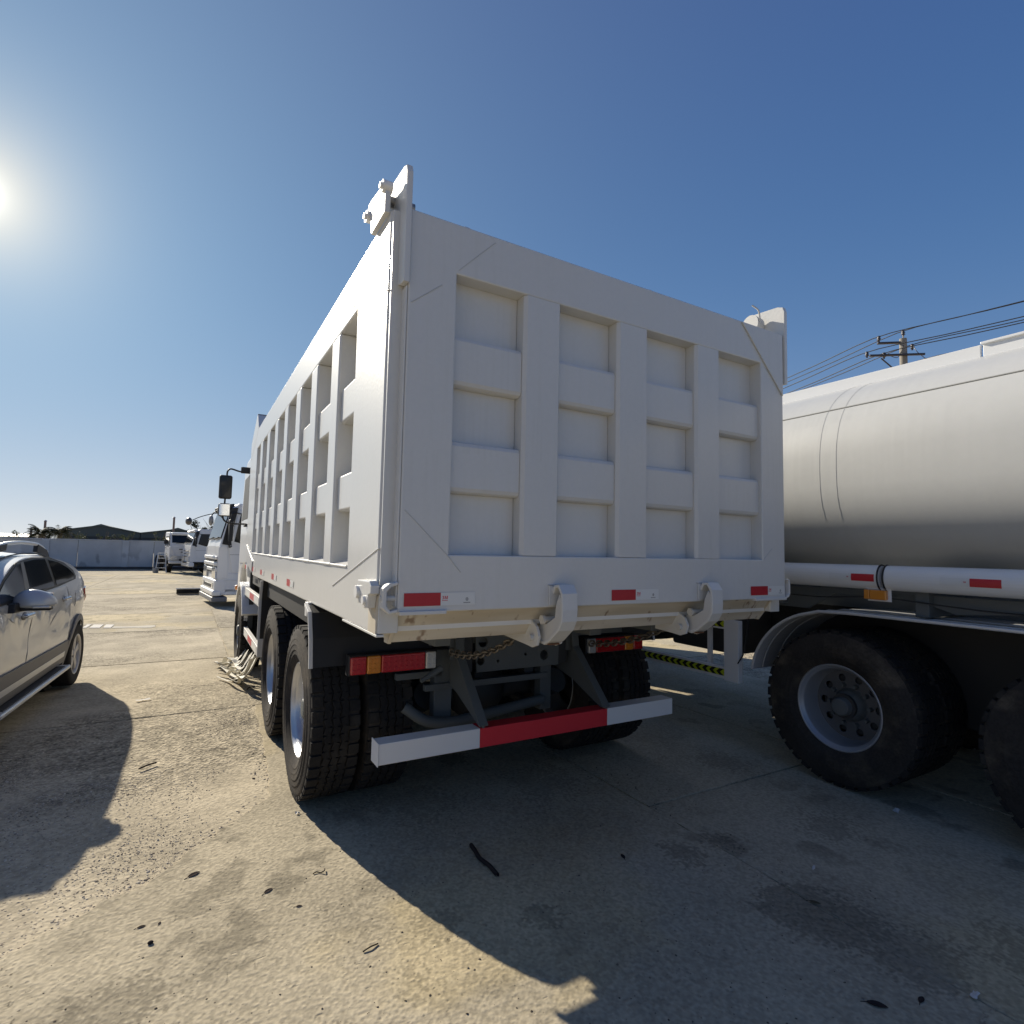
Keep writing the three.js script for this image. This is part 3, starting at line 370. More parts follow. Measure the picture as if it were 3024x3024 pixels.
{ // side walls with their posts
  const ribsZ = [[-.93, -1.12], [-1.535, -1.735], [-2.14, -2.345], [-2.74, -2.94], [-3.33, -3.55], [-3.935, -4.155], [-4.545, -4.78]], cz = [-.575, ...ribsZ.flat(), -5.18];
  for (const s of [-1, 1]) {
    const X = (a, b) => s < 0 ? [-b, -a] : [a, b], sw = grp('side_wall', truck, [0, 0, 0]);
    const [fa, fb] = X(1.19, 1.285);
    part('frame', ext([[-.08, 1.246], [-.08, 3.0], [-5.16, 3.0], [-5.9, 2.70], [-5.9, 1.42], [-5.86, 1.40], [-5.02, 1.27], [-5.0, 1.246]], 'x', fa, fb, .008, [[[-.575, 1.497], [-.575, 2.757], [-5.18, 2.757], [-5.18, 1.497]]]), m.white, sw);
    const [ka, kb] = X(1.13, 1.198);
    for (let i = 0; i < 8; i++) {
      const a = cz[2 * i], b = cz[2 * i + 1];
      for (const [c, d] of [[1.50, 1.775], [1.968, 2.253], [2.442, 2.757]]) part('panel', bx(ka, kb, c, d, b, a, .001), m.white, sw);
      part('panel', bx(ka, kb - s * .001, 1.775, 1.968, b, a, 0), m.white, sw); part('panel', bx(ka, kb - s * .001, 2.253, 2.442, b, a, 0), m.white, sw);
      for (const [c, d] of [[2.255, 2.440], [1.777, 1.966]]) { const [u, v] = X(1.19, 1.266); part('crossbar', bx(u, v, c, d, b + .001, a - .001, .014), m.white, sw); }
      part('ledge', (() => { const g = ext(s < 0 ? [[-1.282, 1.499], [-1.197, 1.499], [-1.197, 1.528]] : [[1.282, 1.499], [1.197, 1.499], [1.197, 1.528]], 'z', b + .001, a - .001, 0); return g; })(), m.white, sw);
    }
    ribsZ.forEach(([a, b]) => { const [u, v] = X(1.15, 1.287); part('rib', bx(u, v, 1.497, 2.757, b, a, .012), m.white, sw); });
    if (s < 0) {
      const bd = (z0, y0, z1, y1, w) => cyl([-1.285, y0, z0], [-1.285, y1, z1], w, w, 6);
      part('weld_bead', [bd(-.07, 1.588, -.86, 1.389, .004), bd(-.075, 2.655, -.69, 2.812, .004), bd(-.69, 2.812, -.87, 2.856, .003), bd(-.58, 1.497, -5.15, 1.497, .007), ...ribsZ.map(([a, b]) => bd(a, 1.497, b, 1.497, .009))], m.white, sw);
      part('front_gusset', ext([[-4.985, 1.405], [-5.88, 1.60], [-5.88, 1.40], [-5.03, 1.275]], 'x', -1.296, -1.286, .002), m.white, sw);
      for (const z of [-2.08, -2.97, -3.87, -4.72, -5.5]) part('reflector_strip', (() => { const g = faceQuad(-.155, .155, -.025, .025, 0); g.rotateY(-PI / 2); g.translate(z < -5 ? -1.2985 : -1.2865, 1.318, z - .15); return g; })(), stickerM, sw, null, true);
      part('hinge_plate', ext([[-.085, 2.99], [-.085, 3.10], [-.11, 3.13], [-.30, 3.16], [-.345, 3.16], [-.37, 3.13], [-.36, 3.09], [-.30, 3.06], [-.29, 2.99]], 'x', -1.31, -1.286, .004), m.white, sw);
      for (const [z, y] of [[-.345, 3.10], [-.10, 3.105]]) part('bolt', [cyl([-1.28, y, z], [-1.322, y, z], .026, .026, 20), cyl([-1.32, y, z], [-1.332, y, z], .014, .014, 10)], m.white2, sw);
      part('rear_post', bx(-1.279, -1.20, 1.25, 2.995, -.0805, -.06, .002), m.white, sw);
      part('rear_corner', [ext([[-1.286, 1.246], [-1.205, 1.246], [-1.205, 1.36], [-1.235, 1.40], [-1.286, 1.40]], 'z', -.19, -.075, .004)], m.pan, sw);
      part('lower_lip', bx(-1.287, -1.255, 1.236, 1.246, -.62, -.06, .002), m.white, sw);
    }
  }
  // floor, front board with its hood
  const bd = grp('cargo_body', truck);
  part('floor', bx(-1.189, 1.189, 1.2465, 1.30, -5.88, -.12, .003), m.white2, bd);
  part('front_board', bx(-1.19, 1.19, 1.25, 2.95, -5.97, -5.89, .005), m.white, bd);
  for (const s of [-1, 1]) part('hood_side', ext([[-5.17, 3.003], [-5.34, 3.20], [-5.42, 3.20], [-5.98, 2.93], [-5.98, 1.43], [-5.905, 1.43], [-5.905, 2.71]], 'x', s < 0 ? -1.284 : 1.19, s < 0 ? -1.19 : 1.284, .004), m.white, bd);
  part('hood', ext([[-5.36, 3.19], [-5.43, 3.19], [-5.97, 2.94], [-5.97, 2.88]], 'x', -1.19, 1.19, 0), m.white, bd); part('hood_back', bx(-1.283, 1.19, 2.97, 3.215, -5.40, -5.345, .004), m.grey, bd);
  // chute pan under the tailgate
  const pan = (() => { const pr = [[-.075, 1.333], [-.088, 1.318], [-.104, 1.290], [-.124, 1.262], [-.168, 1.196], [-.30, 1.200], [-.30, 1.236], [-.16, 1.25], [-.14, 1.333]]; const g = ext(pr, 'x', -1.188, 1.188, 0); clean(g); const p = g.attributes.position, uv = g.attributes.uv; for (let i = 0; i < p.count; i++) uv.setXY(i, (p.getX(i) + 1.2) / 2.4, (p.getY(i) - 1.19) / .15); return g; })();
  part('chute_pan', pan, m.pan, bd, 'stained chute pan under the tailgate', true);
  for (const s of [-1, 1]) part('pan_end', ext([[-.06, 1.335], [-.09, 1.29], [-.168, 1.19], [-.22, 1.19], [-.22, 1.335]], 'x', s < 0 ? -1.205 : 1.189, s < 0 ? -1.189 : 1.205, .003), m.pan, bd);
  for (const x of [-.9, -.45, 0, .45, .9]) part('cross_sill', bx(x - .04, x + .04, 1.14, 1.235, -5.8, -.3, .004), m.chassisGrey, bd);
  for (let i = 0; i < 9; i++) part('floor_beam', bx(-1.13, 1.13, 1.16, 1.238, -.7 - i * .6, -.62 - i * .6, .003), m.chassis, bd);
  for (const s of [-1, 1]) part('skirt', bx(s < 0 ? -1.2 : 1.17, s < 0 ? -1.17 : 1.2, 1.10, 1.245, -5.8, -4.2, .003), m.chassis, bd);
}
{ // hooks that hold the tailgate shut
  for (const x0 of [-.455, .515]) {
    const h = grp('latch', truck, [x0, 0, 0]);
    part('hook', strip([[.004, 1.40], [.022, 1.432], [.05, 1.434], [.075, 1.40], [.078, 1.33], [.074, 1.28], [.05, 1.24], [-.02, 1.185], [-.06, 1.165], [-.10, 1.17]], .016, -.042, .042), m.white, h);
    for (const s of [-1, 1]) part('cheek', ext([[.07, 1.29], [.05, 1.235], [-.03, 1.175], [-.09, 1.17], [-.12, 1.2], [-.10, 1.25], [-.045, 1.255], [.02, 1.29], [.03, 1.35], [.055, 1.40], [.07, 1.36]], 'x', s * .034 - .004, s * .034 + .004, .0015), m.dirtyWhite, h);
    part('backing_plate', bx(-.06, .05, 1.345, 1.432, .001, .007, .002), m.white, h);
    for (const sx of [-.075, .055]) part('bracket', ext([[-.50, 1.195], [-.34, 1.23], [-.17, 1.30], [-.125, 1.27], [-.075, 1.24], [-.055, 1.20], [-.07, 1.155], [-.11, 1.14], [-.16, 1.145], [-.46, 1.165]], 'x', sx, sx + .014, .002), m.white, h);
    part('pin', [cyl([-.095, 1.187, -.105], [.085, 1.187, -.105], .016, .016, 14), cyl([-.06, 1.275, -.05], [.05, 1.275, -.05], .014, .014, 14), cyl([-.064, 1.275, -.05], [-.05, 1.275, -.05], .022, .022, 6)], m.dirtyWhite, h);
    part('rust_patch', bx(-.028, .028, 1.158, 1.166, -.11, -.03, .003), m.rust, h);
  }
  // corner latch low on the left
  const c = grp('corner_latch', truck);
  part('block', ext([[-.235, 1.455], [-.06, 1.458], [-.035, 1.44], [-.035, 1.41], [-.07, 1.40], [-.085, 1.35], [-.13, 1.345], [-.15, 1.395], [-.185, 1.36], [-.225, 1.36], [-.25, 1.40]], 'x', -1.322, -1.286, .005), m.white, c);
  part('bolt', [cyl([-1.30, 1.405, -.222], [-1.334, 1.405, -.222], .028, .026, 18), cyl([-1.30, 1.378, -.12], [-1.332, 1.378, -.12], .02, .018, 18)], m.white2, c);
  part('bow', (() => { const a = [[-1.287, 1.432], [-1.262, 1.452], [-1.228, 1.458], [-1.228, 1.446], [-1.255, 1.438], [-1.272, 1.42], [-1.272, 1.365], [-1.255, 1.345], [-1.228, 1.352], [-1.228, 1.338], [-1.262, 1.334], [-1.287, 1.357]]; return ext(a, 'z', -.035, .012, .003); })(), m.white, c);
  part('spindle', cyl([-1.29, 1.392, -.02], [-1.22, 1.392, -.02], .012, .012, 12), m.dirtyWhite, c);
  const r = grp('corner_latch', truck); part('bow', ext([[1.228, 1.458], [1.247, 1.45], [1.258, 1.43], [1.258, 1.365], [1.247, 1.345], [1.228, 1.338], [1.228, 1.35], [1.24, 1.357], [1.246, 1.37], [1.246, 1.425], [1.24, 1.44], [1.228, 1.446]], 'z', -.035, .012, .003), m.white, r); part('block', bx(1.286, 1.322, 1.36, 1.455, -.235, -.06, .005), m.rust, r);
}
{ // chassis
  const ch = grp('chassis', truck);
  for (const s of [-1, 1]) part('frame_rail', bx(s * .37 - .04, s * .37 + .04, .81, 1.13, -7.9, -1.13, .004), m.chassis, ch);
  part('rear_crossmember', ext([[-.315, .81], [.315, .81], [.33, 1.16], [-.33, 1.16]], 'z', -1.12, -1.10, .003, [circ(-.27, 1.0, .033, 16), circ(.20, .885, .033, 16), circ(-.285, .88, .026, 16), circ(.25, 1.08, .03, 16), circ(-.14, 1.04, .01, 8), circ(.05, .90, .01, 8), circ(-.16, .87, .01, 8)]), m.chassisGrey, ch);
  part('backing', bx(-.31, .31, .80, 1.15, -1.5, -1.45, 0), m.black, ch);
  for (const z of [-1.76, -3.1]) { part('axle', [cyl([-1.1, .535, z], [1.1, .535, z], .085, .085, 20), (() => { const g = new THREE.SphereGeometry(.24, 24, 16); g.scale(1, 1, .85); g.translate(0, .56, z); return g; })()], m.chassis, ch); for (const s of [-1, 1]) part('brake_chamber', cyl([s * .52, .52, z + .12], [s * .52, .62, z + .34], .09, .09, 16), m.chassis, ch); }
  for (const s of [-1, 1]) part('leaf_spring', [0, 1, 2, 3, 4, 5].map(i => { const l = .86 - i * .1, y = .80 - i * .03; return strip([[-2.43 - l, y - .13 + .0], [-2.43, y], [-2.43 + l, y - .13]].map(p => [p[0], p[1]]), .024, s * .55 - .045, s * .55 + .045, 0); }), m.chassis, ch);
  part('torque_rod', [cyl([-.2, .75, -1.3], [-.5, .6, -2.3], .035), cyl([.2, .75, -1.3], [.5, .6, -2.3], .035), cyl([-.35, .44, -1.55], [-.35, .5, -2.5], .035), cyl([.35, .44, -1.55], [.35, .5, -2.5], .035)], m.chassis, ch);
  part('hanger', [bx(-.55, -.43, .48, .95, -1.30, -1.22, .006), bx(.25, .34, .48, .9, -1.30, -1.22, .006), tube([[-.75, .62, -1.22], [-.62, .53, -1.18], [-.45, .505, -1.16], [-.1, .53, -1.18], [.25, .56, -1.2]], .035, 30, 10), bx(-.62, .3, .70, .74, -1.24, -1.20, .004), bx(-.8, -.5, .78, .82, -1.26, -1.22, .003)], m.chassisGrey, ch);
  part('drive_shaft', cyl([0, .62, -3.2], [0, .9, -6.4], .06), m.chassis, ch);
  part('hydraulic_tank', cyl([.45, .85, -4.7], [1.0, .85, -4.7], .27, .27, 28), m.chassis, ch);
  for (const s of [-1, 1]) { // arms of the under-run bar
    part('bar_arm', ext([[-1.45, 1.04], [-1.10, 1.04], [-1.08, .93], [-.735, .60], [-.735, .585], [-.80, .584], [-1.1, .70], [-1.45, .78]], 'x', s * .445 - .006, s * .445 + .006, .002), m.chassisGrey, ch);
    part('bar_arm', strip([[-1.09, 1.03], [-1.075, .93], [-.735, .597]], .010, s * .445 - .028, s * .445 + .028, .002), m.chassisGrey, ch);
    part('gusset', bx(s * .445 - .05, s * .445 + .05, .90, 1.1, -1.13, -1.115, .003), m.chassisGrey, ch);
  }
  const bar = grp('under_run_bar', truck);
  part('white_end', bx(-1.045, -.462, .475, .583, -.85, -.745, .004), m.barWhite, bar, 'white left end of the bar'); part('white_end', bx(.462, 1.045, .475, .583, -.85, -.745, .004), m.barWhite, bar, 'white right end of the bar'); part('red_section', bx(-.460, .460, .4755, .5825, -.8495, -.7455, .003), m.red, bar, 'red middle of the bar'); part('end_cap', bx(-1.050, -1.046, .47, .588, -.855, -.74, .001), m.barWhite, bar);
}
{ // wheels
  const R = .537;
  for (const z of [-1.745, -3.095]) for (const s of [-1, 1]) { wheel(truck, 'deep', [s * 1.150, R, z], s); wheel(truck, 'inner', [s * .825, R, z], -s); }
  for (const s of [-1, 1]) wheel(truck, 'front', [s * 1.16, gy(-6.5) + .505, -6.5], s, M([.24, .245, .26], .45, .3), .945);
}
{ // flaps, fender lips, lamps
  for (const s of [-1, 1]) {
    const f = grp('mudguard', truck); const A = (a, b) => s < 0 ? [-b, -a] : [a, b]; const [u, v] = A(.60, 1.305), [lu, lv] = A(1.300, 1.322);
    part('rear_flap', strip([[-1.42, 1.235], [-1.30, 1.20], [-1.235, 1.06], [-1.20, .905]], .010, u, v, .002), m.black, f);
    part('edge_lip', strip([[-1.425, 1.238], [-1.302, 1.203], [-1.237, 1.06], [-1.203, .90]], .02, lu, lv, .003), m.dirtyWhite, f);
    part('bracket', bx(...A(1.275, 1.305), 1.165, 1.25, -1.50, -1.43, .004), m.dirtyWhite, f);
    part('front_flap', strip([[-3.92, 1.24], [-3.98, 1.05], [-4.0, .66]], .010, u, v, .002), m.black, f); part('edge_lip', strip([[-3.92, 1.24], [-3.98, 1.05], [-4.0, .66]], .016, ...A(1.28, 1.306), .003), m.dirtyWhite, f);
    part('top_flange', bx(...A(1.225, 1.24), 1.085, 1.24, -3.9, -1.56, .003), m.black, f);
    part('inner_shield', bx(...A(.56, .60), .86, 1.22, -3.95, -1.25, .004), m.black, f);
  }
  function lamp(x0, x1, y0, y1, z, flip, label) {
    const L = grp('tail_lamp', truck, [0, 0, 0], label), U = t => flip ? lerp(x1, x0, t) : lerp(x0, x1, t); const Q = (a, b) => [Math.min(U(a), U(b)), Math.max(U(a), U(b))];
    part('housing', ext([[x0 - .008, y0 - .008], [x1 + .008, y0 - .008], [x1 + .008, y1 + .008], [x0 - .008, y1 + .008]], 'z', z - .07, z, .008), m.black, L);
    for (const [a, b, mt, n] of [[0, .175, m.redLens, 'red_lens'], [.18, .335, m.amberLens, 'amber_lens'], [.34, .855, m.redLens, 'red_lens'], [.86, .99, m.clearLens, 'clear_lens']]) { const [p, q] = Q(a, b); const e = part(n, bx(p, q, y0, y1, z - .01, z + .022, .009), mt, L); const nb = []; const nx = Math.max(2, Math.round((q - p) / .032)); for (let i = 0; i < nx; i++) for (let j = 0; j < 3; j++) { const g = new THREE.CylinderGeometry(.009, .012, .006, 10); g.rotateX(PI / 2); g.translate(lerp(p + .018, q - .018, nx > 1 ? i / (nx - 1) : .5), lerp(y0 + .022, y1 - .022, j / 2), z + .022); nb.push(g); } part('facet', nb, mt, e); }
  }
  lamp(-1.118, -.595, .868, .968, -1.10, false, 'tail lamp on the left, in front of the mud flap'); lamp(.575, 1.10, .865, .968, -1.12, true, 'tail lamp on the right, half hidden behind a chain');
  part('lamp_bracket', [bx(-.62, .62, .99, 1.03, -1.17, -1.14, .004), cyl([-.56, .86, -1.1], [-.70, .80, -1.07], .022, .012, 10), bx(.2, .9, 1.0, 1.09, -1.13, -1.11, .003)], m.chassisGrey, truck.getObjectByName('chassis'));
  // hanging chains
  function chain(a, b, sag, n, label) { const c = grp('chain', truck, [0, 0, 0], label), A = V(a), B = V(b); const at = t => { const p = A.clone().lerp(B, t); p.y -= 4 * sag * t * (1 - t); return p; }; const g0 = clean(tube([[-.021, 0, 0], [-.013, .014, 0], [.013, .014, 0], [.021, 0, 0], [.013, -.014, 0], [-.013, -.014, 0]], .0052, 20, 6, true)); for (let i = 0; i < n; i++) { const p = at((i + .5) / n), q = at((i + 1) / n).sub(at(i / n)).normalize(); const e = new THREE.Mesh(g0, m.chain); e.name = 'link'; e.quaternion.setFromUnitVectors(new THREE.Vector3(1, 0, 0), q); e.rotateX(i % 2 ? PI / 2 : .2); e.position.copy(p); e.scale.setScalar(1.25); c.add(e); } }
  chain([-.49, 1.145, -.34], [-.52, .965, -1.06], .05, 19, 'slack chain on the left between pan and chassis'); chain([.62, 1.15, -.36], [.56, .945, -1.06], .035, 19, 'slack chain in front of the right tail lamp');
}
{ // left side guard, tank, hoses
  const sg = grp('side_guard', truck);
  const tape = canvasTex(600, 60, (g, w, h) => { for (let i = 0; i < 3; i++) { g.fillStyle = i % 2 ? '#b8323a' : '#d8d6d0'; g.fillRect(i * 200, 0, 200, h); } g.strokeStyle = 'rgba(255,255,255,.25)'; for (let i = -60; i < w; i += 8) { g.beginPath(); g.moveTo(i, 0); g.lineTo(i + 60, 60); g.stroke(); } }), tm = M([1, 1, 1], .5, 0, { map: tape });
  for (const [y0, y1] of [[.965, 1.065], [.455, .555]]) { const r = part('rail', bx(-1.262, -1.215, y0 - .03, y1 - .03, -6.05, -4.32, .004), m.dirtyWhite, sg); part('tape', (() => { const g = new THREE.PlaneGeometry(1.45, .07); g.rotateY(-PI / 2); g.translate(-1.2645, (y0 + y1) / 2 - .03, -5.15); return g; })(), tm, r, null, true); }
  part('post', bx(-1.262, -1.11, .42, 1.045, -4.35, -4.315, .004), m.alu, sg); part('post', bx(-1.262, -1.215, .42, 1.045, -6.08, -6.04, .004), m.dirtyWhite, sg);
  part('fuel_tank', (() => { const g = ext(shp([[-.62, .46], [-1.02, .46], [-1.08, .52], [-1.08, .90], [-1.02, .96], [-.62, .96]]), 'z', -5.9, -4.75, .02); return g; })(), m.rimDark, truck);
  part('battery_box', bx(-1.12, -.7, .5, .95, -4.72, -4.45, .01), m.black, truck);
  part('air_hose', [0, 1, 2, 3].map(i => tube([[-1.0, .95, -5.7 + i * .35], [-1.12, 1.12, -5.62 + i * .35], [-1.08, 1.2, -5.5 + i * .35], [-.9, 1.1, -5.45 + i * .35]], .02, 16, 8)), m.black, truck);
  part('stay', bx(-1.215, -1.16, .5, 1.24, -6.03, -5.97, .005), m.chassis, truck);
}
{ // cab of the dump truck, almost hidden ahead of the body
  const cb = grp('cab', truck), z0 = -6.2, W = 1.2;
  part('shell', ext([[z0, 1.0], [z0, 2.84], [z0 - .15, 2.93], [z0 - 1.4, 2.92], [z0 - 1.75, 2.78], [z0 - 2.0, 1.95], [z0 - 2.06, .62], [z0 - 1.75, .60], [z0 - 1.68, .95], [z0 - 1.45, 1.22], [z0 - 1.05, 1.30], [z0 - .65, 1.22], [z0 - .4, 1.0]], 'x', -W, W, .04), m.white2, cb);
  const dr = part('door', ext([[z0 - .55, 1.34], [z0 - .52, 2.72], [z0 - 1.45, 2.72], [z0 - 1.78, 1.95], [z0 - 1.82, 1.30]], 'x', -W - .012, -W - .001, .004), m.white2, cb);
  part('window', ext([[z0 - .62, 1.98], [z0 - .60, 2.62], [z0 - 1.38, 2.62], [z0 - 1.66, 1.98]], 'x', -W - .018, -W - .0125, .002), m.black, dr); part('handle', bx(-W - .05, -W - .013, 1.86, 1.9, z0 - .85, z0 - .62, .008), m.black, dr);
  part('windscreen', (() => { const g = new THREE.BoxGeometry(2.2, .84, .01); g.rotateX(.28); g.translate(0, 2.37, z0 - 1.90); return g; })(), m.glass, cb);
  part('rear_ribs', [0, 1, 2, 3].map(i => bx(-W - .004, -W + .05, 1.15, 2.8, z0 - .06 - i * .11, z0 - .02 - i * .11, .006)), m.grey, cb);
  part('fender', (() => { const a = arcPts(-6.5, .42, .66, 25, 165, 16), b = arcPts(-6.5, .42, .60, 165, 25, 16); return ext([...a, ...b], 'x', -1.30, -.95, .006); })(), m.white2, cb); part('fender', (() => { const a = arcPts(-6.5, .42, .66, 25, 165, 16), b = arcPts(-6.5, .42, .60, 165, 25, 16); return ext([...a, ...b], 'x', .95, 1.30, .006); })(), m.white2, cb);
  part('engine', bx(-.5, .5, .55, 1.35, -7.9, -6.1, .02), m.black, cb); part('front_bumper', bx(-1.2, 1.2, .25, .75, -8.36, -8.1, .03), m.white2, cb);
  part('step', [bx(-1.2, -.95, .32, .4, -8.05, -7.3, .01), bx(-1.2, -.98, .68, .74, -8.05, -7.4, .01)], m.black, cb);
  part('side_lamp', (() => { const g = new THREE.SphereGeometry(.045, 14, 10); g.scale(.6, .8, 1.2); g.translate(-1.30, .97, -7.0); return g; })(), MP([.8, .28, .04], .2, 0, { clearcoat: 1 }), cb);
  part('air_stack', [bx(-1.16, -.95, .9, 2.6, z0 + .04, z0 + .14, .02)], m.black, cb);
  // mirrors on their tube arms
  const mr = grp('mirror', truck), zz = -6.95;
  part('arm', [tube([[-1.2, 2.70, zz], [-1.33, 2.67, zz], [-1.46, 2.70, zz], [-1.505, 2.66, zz], [-1.51, 2.55, zz], [-1.52, 2.2, zz], [-1.535, 2.0, zz], [-1.50, 1.93, zz], [-1.4, 1.90, zz], [-1.22, 1.90, zz]], .012, 60, 8), bx(-1.33, -1.2, 2.65, 2.74, zz - .04, zz + .04, .012)], m.black, mr);
  part('main_housing', bx(-1.605, -1.435, 2.255, 2.60, zz - .05, zz + .05, .03), m.black, mr); part('main_glass', bx(-1.592, -1.448, 2.27, 2.585, zz + .047, zz + .054, .003), m.glass, mr);
  part('wide_housing', bx(-1.60, -1.44, 2.00, 2.19, zz - .05, zz + .05, .03), m.black, mr, 'lower wide angle mirror'); part('wide_glass', bx(-1.588, -1.452, 2.012, 2.178, zz + .047, zz + .054, .003), m.mirror, mr);
}
// pale straps hanging from the side guard onto the ground
{
  const r = rng(19), t = thing('strap_bundle', 'bundle of pale torn straps trailing from the side guard onto the ground', 'straps', [-1.25, gy(-5.6), -5.6]);
  const ribbon = (pts, w) => { const c = new THREE.CatmullRomCurve3(pts.map(V)), n = 26, p = [], ix = []; const tw = r() * 1.2; for (let i = 0; i <= n; i++) { const q = c.getPoint(i / n), d = c.getTangent(i / n); const a = tw * Math.sin(i / n * 5 + tw), sx = -d.z * Math.cos(a), sz = d.x * Math.cos(a), l = Math.hypot(sx, sz) || 1, ww = w * (1 - .55 * i / n) / 2, up = Math.sin(a) * ww; for (const [s, h] of [[1, .0025], [-1, .0025], [-1, -.0025], [1, -.0025]]) p.push(q.x + s * sx / l * ww, Math.max(.004, q.y + s * up) + h, q.z + s * sz / l * ww); } for (let i = 0; i < n; i++) for (let k = 0; k < 4; k++) { const a = i * 4 + k, b = i * 4 + (k + 1) % 4; ix.push(a, a + 4, b, b, a + 4, b + 4); } const g = new THREE.BufferGeometry(); g.setAttribute('position', new THREE.Float32BufferAttribute(p, 3)); g.setIndex(ix); g.computeVertexNormals(); return g; };
  for (let i = 0; i < 13; i++) { const z0 = 1.0 - i * .13 + r() * .1, h = .42 - .015 * i, ex = -.04 - .26 * r(), ez = -.1 - 1.25 * (i / 13) + .35 * r(); part('strap', ribbon([[.02, h + .02, z0], [-.04 - .05 * r(), h * .55, z0 - .05], [-.06 + ex * .4, .10 + .08 * r(), z0 + (ez - z0) * .3], [ex * .8, .02 + .03 * r(), z0 + (ez - z0) * .7], [ex - .04, .01 + .02 * r(), ez]], .035 + .04 * r()), m.straw, t); }
  part('strap', ribbon([[.0, .40, .9], [-.05, .2, .7], [-.10, .06, .2], [-.18, .02, -.5], [-.27, .012, -1.2]], .09), m.straw, t);
}

// ------------------------------------------------------------------ the tanker parked on the right
const tanker = thing('tank_truck', 'pale grey tank truck parked close on the right of the dump truck', 'tank truck', [3.24, 0, -1]);
const TX = 3.24, tz = z => z + 1;
{
  const sec = []; const cyT = 2.215, hw = 1.225, hh = .805; // half section of the shell, rounded box
  for (let i = 0; i <= 72; i++) { const a = i / 72 * 2 * PI, c = Math.cos(a), s = Math.sin(a), n = 2.55; sec.push([hw * Math.sign(c) * Math.pow(Math.abs(c), 2 / n), cyT + hh * Math.sign(s) * Math.pow(Math.abs(s), 2 / n)]); }
  const shell = (z0, z1, g = 0, nz = 8) => { const p = [], uv = [], ix = []; let L = 0; for (let j = 0; j <= nz; j++) { L = 0; for (let i = 0; i <= 72; i++) { const q = sec[i], nx = q[0] / hw, ny = (q[1] - cyT) / hh; p.push(q[0] + nx * g, q[1] + ny * g, lerp(z0, z1, j / nz)); if (i) L += Math.hypot(q[0] - sec[i - 1][0], q[1] - sec[i - 1][1]); uv.push(lerp(z0, z1, j / nz), L); } } for (let j = 0; j < nz; j++) for (let i = 0; i < 72; i++) { const a = j * 73 + i, b = a + 73; ix.push(a, a + 1, b, b, a + 1, b + 1); } const q = new THREE.BufferGeometry(); q.setAttribute('position', new THREE.Float32BufferAttribute(p, 3)); q.setAttribute('uv', new THREE.Float32BufferAttribute(uv, 2)); q.setIndex(ix); q.computeVertexNormals(); return q.toNonIndexed(); };
  const tank = part('tank', [shell(tz(-5.4), tz(2.7))], m.tank, tanker, null, true);
  for (const [z, n] of [[tz(2.7), .12], [tz(-5.4), -.12]]) part('end_cap', (() => { const p = [], ix = []; for (let k = 0; k <= 6; k++) for (let i = 0; i <= 72; i++) { const t = Math.cos(k / 6 * PI / 2); p.push(sec[i][0] * t, cyT + (sec[i][1] - cyT) * t, z + n * Math.sin(k / 6 * PI / 2)); } for (let k = 0; k < 6; k++) for (let i = 0; i < 72; i++) { const a = k * 73 + i, b = a + 73; ix.push(a, b, a + 1, b, b + 1, a + 1); } const q = new THREE.BufferGeometry(); q.setAttribute('position', new THREE.Float32BufferAttribute(p, 3)); q.setIndex(ix); q.computeVertexNormals(); return q.toNonIndexed(); })(), m.tank, tank);
  // shell seams: two hoops and the long joint at the shoulder
  for (const z of [-.25, -.13]) part('seam', shell(tz(z - .004), tz(z + .004), .0012, 1), m.tank, tank, null, true);
  const sh = sec[6]; // shoulder
  part('seam', [cyl([-sh[0] - .001, sh[1], tz(-5.4)], [-sh[0] - .001, sh[1], tz(2.7)], .006, .006, 6)], M([.30, .30, .28], .6), tank, 'long joint along the shoulder of the tank');
  for (const s of [-1, 1]) { part('coaming', [bx(s * .66 - .012, s * .66 + .012, 2.86, 3.030, tz(-5.2), tz(.535), .004), bx(s * .66 - .012, s * .66 + .012, 2.86, 3.036, tz(.548), tz(2.5), .004)], m.white2, tanker); part('coaming_cap', bx(s * .66 - .03, s * .66 + .012, 3.026, 3.044, tz(.54), tz(2.5), .004), m.white2, tanker); }
  part('manhole', [cyl([0, 2.88, tz(-1.6)], [0, 3.12, tz(-1.6)], .27), cyl([0, 2.88, tz(1.2)], [0, 3.12, tz(1.2)], .27)], m.alu, tanker);
  // long pipe case along the side with straps
  const pipe = (a, b) => { const g = ext(shp(circ(0, 0, .082, 28)), 'z', tz(a), tz(b), .006); g.scale(.8, 1, 1); g.translate(-1.165, 1.462, 0); return g; };
  const pc = grp('pipe_case', tanker); part('case', pipe(-5.1, .135), m.white2, pc); part('case', pipe(.158, 2.6), m.white2, pc);
  const ring = z => { const g = new THREE.TorusGeometry(.083, .006, 8, 36); g.scale(.8, 1, 1); g.translate(-1.165, 1.462, tz(z)); return g; }; part('strap', [ring(.13), ring(.165)], m.black, pc);
  const redT = M([.50, .02, .03], .4), whT = M([.68, .68, .66], .4);
  const wrap = (z0, z1, mat, n, h = .024) => { const g = new THREE.PlaneGeometry(z1 - z0, 1, 1, 6), p = g.attributes.position; for (let i = 0; i < p.count; i++) { const a = p.getY(i) * h * 2 / .082; p.setXYZ(i, -1.165 - .0672 * Math.cos(a), 1.459 + .0838 * Math.sin(a), tz((z0 + z1) / 2) + p.getX(i)); } g.computeVertexNormals(); return part(n, g, mat, pc); };
  for (const z of [-2.2, -1.48, -.76, -.036, .637, 1.35, 2.07]) { wrap(z, z + .148, redT, 'red_tape'); wrap(z - .15, z - .001, whT, 'white_tape', .024); }
